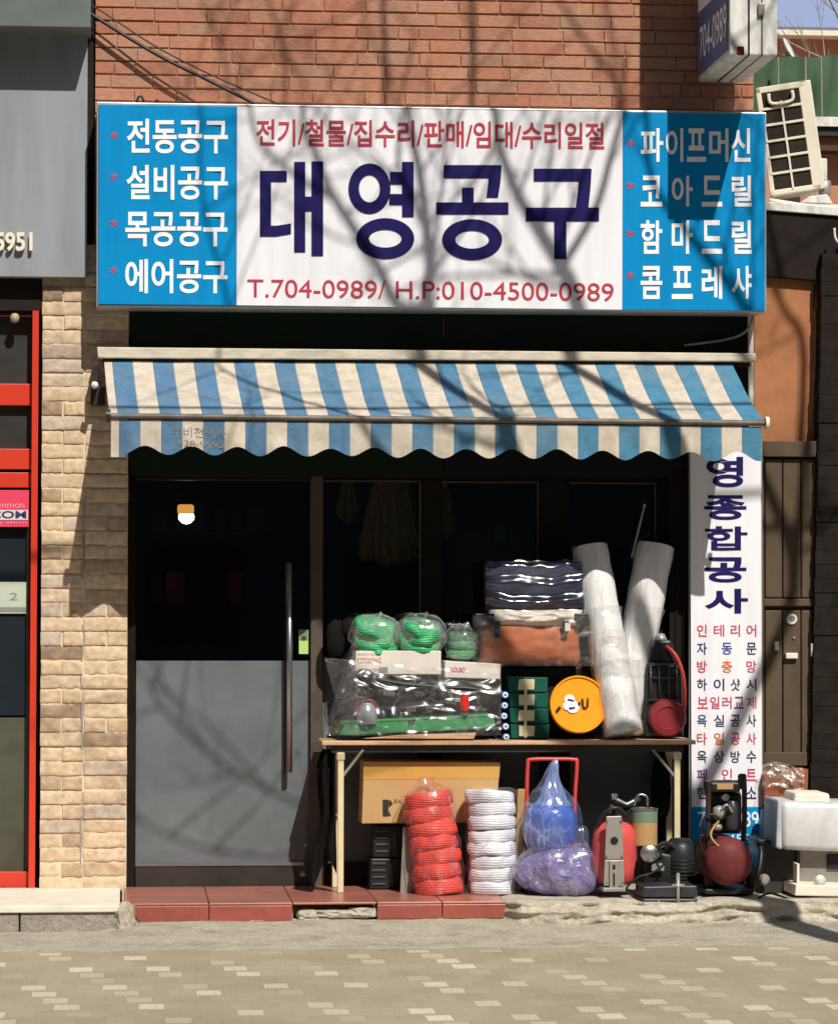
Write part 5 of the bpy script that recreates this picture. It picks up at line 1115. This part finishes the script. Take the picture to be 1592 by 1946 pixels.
# faded red reel with bracket
rl = thing('red_reel', 'faded red reel with a grey steel bracket plate, right of the purple bag', 'reel', P(1168, 1690, -0.66))
shell(dens([(1560, 16, 0), (1570, 34, 0), (1590, 41, 0), (1620, 43, 0), (1655, 43, 0), (1675, 36, 0), (1682, 24, 0)]), 1, 1, 1167, -0.62, 0.0, 0.9).build('drum', M['pinkred_m'], rl, True)
b = MB(); b.pquad(((1149, 1634), (1185, 1634), (1181, 1551), (1152, 1552)), -0.765, -0.75, 0.004); b.pquad(((1147, 1684), (1186, 1684), (1185, 1635), (1149, 1635)), -0.772, -0.75, 0.003); b.pbox(1158, 1636, 1176, 1690, -0.785, -0.772, 0.003); b.pbox(1146, 1688, 1192, 1695, -0.80, -0.62, 0.002); b.build('bracket_plate', M['zinc'], rl)
b = MB(); b.lathe([(0.020, 0), (0.020, 0.003), (0.001, 0.003)], TO(P(1167, 1598, -0.766)) @ FRONT, 18); b.pbox(1164, 1644, 1169, 1652, -0.789, -0.785); b.pbox(1165, 1660, 1168, 1684, -0.789, -0.785); b.build('hole', M['black'], rl)
b = MB(); b.tube(smooth_path([P(1135, 1570, -0.66), P(1150, 1545, -0.68), P(1172, 1536, -0.68), P(1190, 1552, -0.66)], 4), 0.012, 8); b.build('carry_handle', M['black'], rl, True)
b = MB(); b.lathe([(0.11, -0.04), (0.115, 0), (0.11, 0.015), (0.02, 0.02)], TO(P(1168, 1640, -0.56)) @ FRONT, 28); b.build('back_flange', M['maroon'], rl, True, 40)
# pump with can
pu = thing('black_pump', 'heavy black pump with a clamp foot at the step edge, below the paint can', 'pump', P(1270, 1720, -0.9))
b = MB(); b.pquad(((1220, 1690), (1312, 1690), (1300, 1628), (1226, 1612)), -0.72, -0.50, 0.02); b.lathe([(0.07, 0), (0.085, 0.02), (0.085, 0.14), (0.05, 0.18), (0.001, 0.185)], TO(P(1292, 1660, -0.66)) , 22); b.build('motor_housing', M['black'], pu, True, 50)
b = MB(); b.pquad(((1221, 1706), (1284, 1706), (1284, 1684), (1223, 1686)), -0.98, -0.72, 0.006); b.pquad(((1292, 1706), (1326, 1706), (1324, 1684), (1292, 1684)), -0.98, -0.72, 0.006); b.build('clamp_jaw', M['toolgrey'], pu)
b = MB(); b.pquad(((1222, 1724), (1324, 1724), (1326, 1708), (1220, 1708)), -0.985, -0.70, 0.01); b.build('foot', M['black'], pu)
b = MB(); b.tube([P(1288, 1660, -0.95), P(1288, 1716, -0.99)], 0.010, 8); b.tube([P(1276, 1684, -0.97), P(1300, 1684, -0.97)], 0.010, 8); b.build('lever_pin', M['zinc'], pu, True)
b = MB()
for px in (1251, 1287): b.lathe([(0.008, 0), (0.008, 0.01), (0.001, 0.012)], TO(P(px, 1715, -0.985)) @ FRONT, 10)
b.build('bolt', M['steel'], pu)
b = MB(); b.lathe([(0.001, -0.03), (0.035, -0.028), (0.045, 0.0), (0.045, 0.05), (0.03, 0.06), (0.001, 0.06)], TO(P(1232, 1622, -0.72)) @ FRONT, 20); b.lathe([(0.014, 0), (0.014, 0.10)], TO(P(1232, 1622, -0.70)) @ Ry(60), 10); b.build('valve', M['steel'], pu, True, 40)
cn = thing('paint_can', 'can with sage green and tan bands standing on the black pump', 'can', P(1224, 1605, -0.6))
k_ = mpp(-0.6); cm = TO(P(1224, 1606, -0.6)); rr = 25 * k_
b = MB(); b.lathe([(rr, 0), (rr, 44 * k_)], cm, 28); b.build('tan_band', M['tan'], cn, True, 40)
b = MB(); b.lathe([(rr * 1.01, 44 * k_), (rr * 1.01, 66 * k_)], cm, 28); b.build('green_band', M['sage'], cn, True, 40)
b = MB(); b.lathe([(rr * 1.04, 66 * k_), (rr * 1.04, 70 * k_), (rr * 0.9, 71 * k_), (rr * 0.88, 68 * k_), (0.001, 68 * k_)], cm, 28); b.build('can_rim', M['steel'], cn, True, 40)
gz = thing('metal_fittings', 'jumble of silver pipe fittings on a dark tool behind the red reel', 'fittings', P(1190, 1560, -0.4))
b = MB(); b.pquad(((1165, 1600), (1205, 1600), (1200, 1535), (1168, 1535)), -0.42, -0.3, 0.015); b.build('dark_body', M['black'], gz)
b = MB(); b.tube([P(1170, 1520, -0.44), P(1190, 1530, -0.44), P(1215, 1518, -0.42)], 0.014, 10); b.lathe([(0.018, 0), (0.02, 0.03), (0.001, 0.035)], TO(P(1167, 1520, -0.44)), 12); b.tube(smooth_path([P(1205, 1532, -0.45), P(1212, 1512, -0.45), P(1228, 1514, -0.45), P(1230, 1532, -0.45)], 4), 0.007, 8); b.tube([P(1163, 1530, -0.44), P(1158, 1545, -0.44)], 0.012, 8); b.build('fitting', M['steel'], gz, True, 50)
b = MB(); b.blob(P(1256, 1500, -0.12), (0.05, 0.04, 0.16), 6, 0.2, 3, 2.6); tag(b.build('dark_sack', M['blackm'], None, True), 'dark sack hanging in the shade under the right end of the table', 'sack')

# ------------------------------------------------------------------ goods at the right
cz = 0.135
co = thing('air_compressor', 'small air compressor with a dark red round tank and black frame before the banner', 'compressor', P(1390, 1690, -0.7))
YC = -0.62; k_ = mpp(YC); rr = 46 * k_
b = MB(); b.lathe([(0.001, 0.0)] + [(rr * math.sin(a * math.pi / 16), rr * 0.62 * (1 - math.cos(a * math.pi / 16))) for a in range(1, 9)] + [(rr, 0.45)] + [(rr * math.cos(a * math.pi / 16), 0.45 + rr * 0.62 * math.sin(a * math.pi / 16)) for a in range(1, 8)] + [(0.001, 0.45 + rr * 0.62)], TO(P(1389, 1640, -0.86)) @ Rx(-90), 40); b.build('tank', M['darkred'], co, True)
b = MB(); b.tube(smooth_path([P(1352, 1690, YC - 0.1), P(1346, 1620, YC - 0.1), P(1345, 1560, YC - 0.1), P(1347, 1500, YC - 0.1), P(1356, 1489, YC - 0.1), P(1400, 1488, YC - 0.1), P(1412, 1484, YC - 0.1), P(1414, 1500, YC - 0.1), P(1414, 1560, YC - 0.1), P(1412, 1600, YC - 0.1)], 4), 0.014, 10); b.build('tube_frame', plain('rusty_black', (0.045, 0.025, 0.020), 0.6, var=0.4), co, True)
b = MB(); b.pbox(1350, 1487, 1406, 1506, YC - 0.12, YC + 0.1, 0.01); b.build('control_box', M['black'], co)
b = MB(); b.pbox(1362, 1491, 1393, 1501, YC - 0.126, YC - 0.119, 0.003); b.build('label_plate', M['tan'], co)
b = MB(); b.pbox(1352, 1506, 1410, 1585, YC - 0.04, YC + 0.15, 0.02); b.build('motor_cover', M['black'], co)
b = MB(); b.lathe([(0.03, 0), (0.04, 0.02), (0.04, 0.12), (0.025, 0.15), (0.001, 0.155)], TO(P(1391, 1578, YC - 0.08)), 18); b.build('cylinder', M['toolgrey'], co, True, 40)
b = MB(); b.blob(P(1366, 1545, YC - 0.1), (0.032, 0.03, 0.035), 4, 0.2, 3, 2.5); b.blob(P(1362, 1572, YC - 0.1), (0.025, 0.03, 0.02), 6, 0.2, 3, 2.5); b.tube(smooth_path([P(1366, 1545, YC - 0.12), P(1380, 1530, YC - 0.14), P(1391, 1545, YC - 0.12)], 4), 0.008, 8); b.build('valve_head', M['zinc'], co, True)
b = MB(); b.lathe([(0.02, 0), (0.024, 0.07), (0.014, 0.08), (0.001, 0.08)], TO(P(1410, 1500, YC - 0.1)), 12); b.build('grip_knob', M['black'], co, True, 40)
for px in (1349, 1424):
    m_ = MB(); m_.lathe([(0.075, -0.02), (0.085, -0.012), (0.085, 0.012), (0.075, 0.02), (0.02, 0.022)], TO(P(px, 1668, YC)) @ Ry(90), 28); m_.build('wheel', M['black'], co, True, 40)
b = MB(); b.pbox(1340, 1690, 1432, 1700, YC - 0.15, YC + 0.1, 0.006); b.build('base_bar', M['black'], co)
gd_ = thing('grey_washer', 'silver grey box machine with a white lid and white base at the right edge', 'machine', P(1560, 1700, -0.7))
b = MB(); YW = -0.72; b.pquad(((1486, 1616), (1660, 1622), (1662, 1528), (1484, 1523)), YW, -0.30, 0.03, ); b.build('tank_body', plain('dusty_grey_metal', (0.66, 0.66, 0.66), 0.5, 0.2, var=0.25, vscale=7), gd_, True, 50)
b = MB(); b.pquad(((1474, 1612), (1487, 1616), (1487, 1522), (1477, 1520)), YW + 0.02, -0.34, 0.012); b.build('blue_side_cover', plain('pale_blue_grey', (0.42, 0.47, 0.53), 0.5, var=0.4, vscale=12), gd_)
b = MB(); b.pquad(((1508, 1527), (1578, 1528), (1576, 1508), (1510, 1507)), YW + 0.08, -0.36, 0.014); b.build('white_lid', M['stonecap'], gd_)
b = MB(); b.pquad(((1518, 1684), (1660, 1690), (1660, 1618), (1520, 1616)), YW + 0.10, -0.36, 0.008); b.build('stand_plate', M['zinc'], gd_)
b = MB(); b.pbox(1572, 1624, 1600, 1652, YW + 0.08, YW + 0.11, 0.008); b.build('control_knob', M['black'], gd_)
b = MB(); b.pquad(((1510, 1703), (1662, 1706), (1660, 1686), (1512, 1682)), YW - 0.12, -0.30, 0.006); b.pbox(1514, 1642, 1519, 1684, YW - 0.02, YW + 0.08, 0.002); b.build('base_tray', M['stonecap'], gd_)
b = MB(); b.blob(P(1558, 1674, YW - 0.07), (0.030, 0.030, 0.030), 0, 0.0, 3); b.build('ball_foot', M['tin'], gd_, True)
ox = thing('orange_carton', 'rust brown carton half covered with crumpled plastic behind the grey machine', 'box', P(1500, 1530, -0.2))
b = MB(); b.pquad(((1452, 1530), (1534, 1522), (1536, 1462), (1452, 1470)), -0.20, -0.02, 0.005); b.build('carton', plain('rust_carton', (0.30, 0.105, 0.055), 0.8, var=0.2), ox)
def crum(u, v): return P(1448 + 80 * u, 1500 - 46 * v - 6 * math.sin(u * 5), -0.225 + 0.02 * noise.noise(Vector((u * 5, v * 4, 2))) + 0.06 * max(0, v - 0.6))
b = MB(); b.grid(crum, 36, 24); b.build('crumpled_film', film_mat('dusty_film', (0.6, 0.55, 0.45), 0.2, 0.6, 7, (1, 1, 1), 0.3, 0.3), ox, True)
bk = thing('dark_bin', 'dark tapered plastic bin between the compressor and the grey machine', 'bin', P(1478, 1700, -0.5))
b = MB(); b.pquad(((1446, 1702), (1510, 1704), (1516, 1604), (1442, 1600)), -0.55, -0.25, 0.012); b.build('bin_body', M['dksteel'], bk)
b = MB(); b.pquad(((1440, 1604), (1518, 1608), (1518, 1600), (1440, 1596)), -0.56, -0.24, 0.004); b.build('bin_rim', M['black'], bk)
b = MB(); b.lathe([(0.03, 0), (0.02, 0.02), (0.001, 0.022)], TO(P(1452, 1672, -0.6)) @ FRONT, 12); b.build('tin_cap', M['zinc'], bk)
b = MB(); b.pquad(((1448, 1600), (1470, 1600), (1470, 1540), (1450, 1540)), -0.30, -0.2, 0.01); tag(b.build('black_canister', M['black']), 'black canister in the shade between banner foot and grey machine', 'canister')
b = MB(); b.tube(smooth_path([P(1424, 1700, -0.62), P(1440, 1660, -0.6), P(1446, 1622, -0.56), P(1440, 1596, -0.5)], 4), 0.016, 8); tag(b.build('black_hose', M['black'], None, True), 'thick black hose rising beside the blue foot of the banner', 'hose')

b = MB(); gm_ = TO(P(1378, 1516, YC - 0.05)) @ FRONT; b.lathe([(0.020, -0.01), (0.022, 0.004), (0.019, 0.008), (0.001, 0.008)], gm_, 20); g_ = b.build('pressure_gauge', M['steel'], co, True, 40)
b = MB(); b.lathe([(0.017, 0.0085), (0.017, 0.0095), (0.001, 0.0095)], gm_, 20); b.build('dial_face', M['wtext'], g_)
b = MB(); b.tube([gm_ @ Vector((0, 0, 0.011)), gm_ @ Vector((0.010, 0.009, 0.011))], 0.0012, 5); b.build('needle', M['black'], g_)
b = MB(); b.tube(smooth_path([P(1366, 1560, YC - 0.13), P(1350, 1585, YC - 0.16), P(1362, 1606, YC - 0.2), P(1380, 1612, YC - 0.2)], 5), 0.006, 6); b.build('copper_pipe', M['tan'], co, True)
b = MB()
for q in range(6): b.tube([P(1380 + 0.5 * q, 1535 + q * 7, YC - 0.075), P(1402, 1535 + q * 7, YC - 0.075)], 0.0022, 5)
b.build('cooling_fins', M['zinc'], co)
b = MB()
for px, py in ((1153, 1560), (1180, 1560), (1152, 1628), (1182, 1628), (1152, 1678), (1182, 1678)): b.lathe([(0.007, 0), (0.007, 0.005), (0.001, 0.006)], TO(P(px, py, -0.768)) @ FRONT, 8)
b.build('bolt_heads', M['steel'], rl)
b = MB(); b.pbox(1238, 1642, 1262, 1656, -0.755, -0.745, 0.002); b.build('rating_plate', M['zinc'], pu)
b = MB(); b.tube(smooth_path([P(1240, 1622, -0.74), P(1258, 1604, -0.75), P(1276, 1606, -0.74), P(1288, 1622, -0.70)], 4), 0.011, 8); b.build('outlet_pipe', M['toolgrey'], pu, True)
b = MB()
for q in range(5): b.torus(TO(P(1292, 1634 + q * 7, -0.66)), 0.0855, 0.003, n=24, m=6)
b.build('motor_fins', M['black'], pu, True)
for pts, lab in ((((1206, 1706), (1190, 1690), (1212, 1668), (1238, 1660), (1262, 1640), (1250, 1612), (1270, 1600)), 'loose black cord looping over the black pump'), (((1345, 1640), (1330, 1600), (1336, 1560), (1352, 1548), (1372, 1556), (1384, 1530)), 'thin black cord coiled on the left of the compressor frame'), (((1440, 1708), (1462, 1698), (1490, 1706), (1512, 1712)), 'black cord lying on the step between compressor and grey machine')):
    b = MB(); b.tube(smooth_path([P(x, y, (-0.80 if x < 1300 else -0.76 if x < 1430 else -0.86)) for x, y in pts], 5), 0.006, 6); tag(b.build('extension_cable', M['black'], None, True), lab, 'cord', 'power cords of the machines')

# ------------------------------------------------------------------ inside the shop
lp = thing('hanging_lamp', 'lit round lamp with an orange shade hanging behind the door glass', 'lamp', P(353, 975, 0.9))
k_ = mpp(0.9); c_ = P(354, 981, 0.9)
b = MB(); b.lathe([(0.001, -15 * k_), (8 * k_, -13 * k_), (14.5 * k_, -6 * k_), (15 * k_, 0), (13 * k_, 6 * k_), (0.001, 6 * k_)], TO(c_), 24); b.build('globe', emit_mat('white_glow', (1.0, 0.92, 0.80), 9), lp, True)
b = MB(); b.lathe([(14.5 * k_, 4 * k_), (16 * k_, 12 * k_), (15 * k_, 20 * k_), (12 * k_, 22 * k_), (0.001, 18 * k_)], TO(c_ + Vector((-0.004, -0.01, 0))), 24); b.build('shade', emit_mat('orange_glow', (1.0, 0.44, 0.10), 1.1), lp, True)
b = MB(); b.tube([c_ + Vector((0, 0, 0.05)), c_ + Vector((0, 0, 1.2))], 0.004, 6); b.build('cord', M['black'], lp)
for i, (px, pyt, pyb, wt, wb, Y, lab) in enumerate(((742, 905, 1078, 60, 125, 0.30, 'large straw broom bundle hanging behind the middle window'), (660, 905, 1000, 12, 46, 0.5, 'small straw broom hanging left of the large straw bundle'), (845, 930, 1030, 14, 40, 0.42, 'narrow straw broom hanging right of the large straw bundle'))):
    rg = random.Random(40 + i); o = thing('straw_broom', lab, 'broom', P(px, pyb, Y), 'straw brooms hanging in the window')
    m_ = MB()
    for q in range(150 if i == 0 else 60):
        u = rg.uniform(-1, 1); d_ = rg.uniform(-0.05, 0.05); e = pyb - rg.uniform(0, 26) - abs(u) * 18
        m_.tube([P(px + u * wt * 0.5, pyt, Y + d_ * 0.4), P(px + u * (wt + wb) * 0.27, (pyt + pyb) / 2, Y + d_), P(px + u * wb * 0.5, e, Y + d_)], 0.006, 4)
    m_.grid(lambda u, v: P(px + (2 * u - 1) * (wt + (wb - wt) * v ** 0.8) * 0.45, pyt + (pyb - 16 - pyt) * v + 10 * noise.noise(Vector((u * 14, 0, i))) * v, Y + 0.03 - 0.05 * (1 - (2 * u - 1) ** 2)), 40, 8)
    m_.build('bristles', M['straw'], o)
    m_ = MB(); m_.tube([P(px, pyt + 4, Y), P(px, pyt - 60, Y)], 0.014, 8); m_.build('broom_handle', M['tan'], o)
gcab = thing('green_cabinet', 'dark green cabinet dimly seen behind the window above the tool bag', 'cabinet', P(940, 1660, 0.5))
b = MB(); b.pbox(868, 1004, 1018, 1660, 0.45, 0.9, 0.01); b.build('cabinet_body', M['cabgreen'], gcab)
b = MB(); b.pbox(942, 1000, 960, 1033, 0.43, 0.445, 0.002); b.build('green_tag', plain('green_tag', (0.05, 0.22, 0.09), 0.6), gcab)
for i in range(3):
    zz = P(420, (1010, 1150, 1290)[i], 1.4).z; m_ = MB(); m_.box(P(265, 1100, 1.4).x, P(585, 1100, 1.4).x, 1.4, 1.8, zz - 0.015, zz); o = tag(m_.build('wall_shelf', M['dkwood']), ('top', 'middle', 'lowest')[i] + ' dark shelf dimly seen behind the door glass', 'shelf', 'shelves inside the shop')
    rg = random.Random(70 + i); x_ = P(285, 1100, 1.5).x
    for q in range(6):
        w_ = rg.uniform(0.05, 0.11); h_ = rg.uniform(0.08, 0.22); m_ = MB(); m_.box(x_, x_ + w_, 1.45, 1.6, zz + 0.001, zz + h_, 0.006); tg = m_.build('stock_box', (M['dkwood'], M['black'], M['dkblack'], M['maroon'], M['dkgreen'], M['dkblack'])[(q * 2 + i) % 6])
        tag(tg, ('small dark ' if h_ < 0.15 else 'taller dark ') + 'stock box on the ' + ('top', 'middle', 'lowest')[i] + ' shelf behind the door, number %d from the left' % (q + 1), 'box', 'stock boxes on the shop shelves'); x_ += w_ + rg.uniform(0.02, 0.06)

# buildings on the other side of the street, behind the viewer: they close off the low sky
for i, (x0, x1, h_, lab) in enumerate(((-40, -9, 17, 'tall brown apartment block across the street, left one'), (-8, 12, 21, 'tall grey office block straight across the street'), (13, 45, 16, 'brick apartment block across the street, right one'))):
    o = thing('street_building', lab, 'building', ((x0 + x1) / 2, -32, 0))
    m_ = MB(); m_.box(x0, x1, -44, -31, 0, h_); m_.build('wall', plain('far_side_wall', ((0.16, 0.11, 0.08), (0.13, 0.13, 0.13), (0.20, 0.09, 0.06))[i], 0.8), o)
    m_ = MB()
    for fl in range(int(h_ // 3)):
        for q in range(int((x1 - x0) // 3)): m_.box(x0 + 0.8 + q * 3, x0 + 2.2 + q * 3, -31.02, -30.97, 1.0 + fl * 3, 2.4 + fl * 3)
    m_.build('windows', M['navywin'], o)
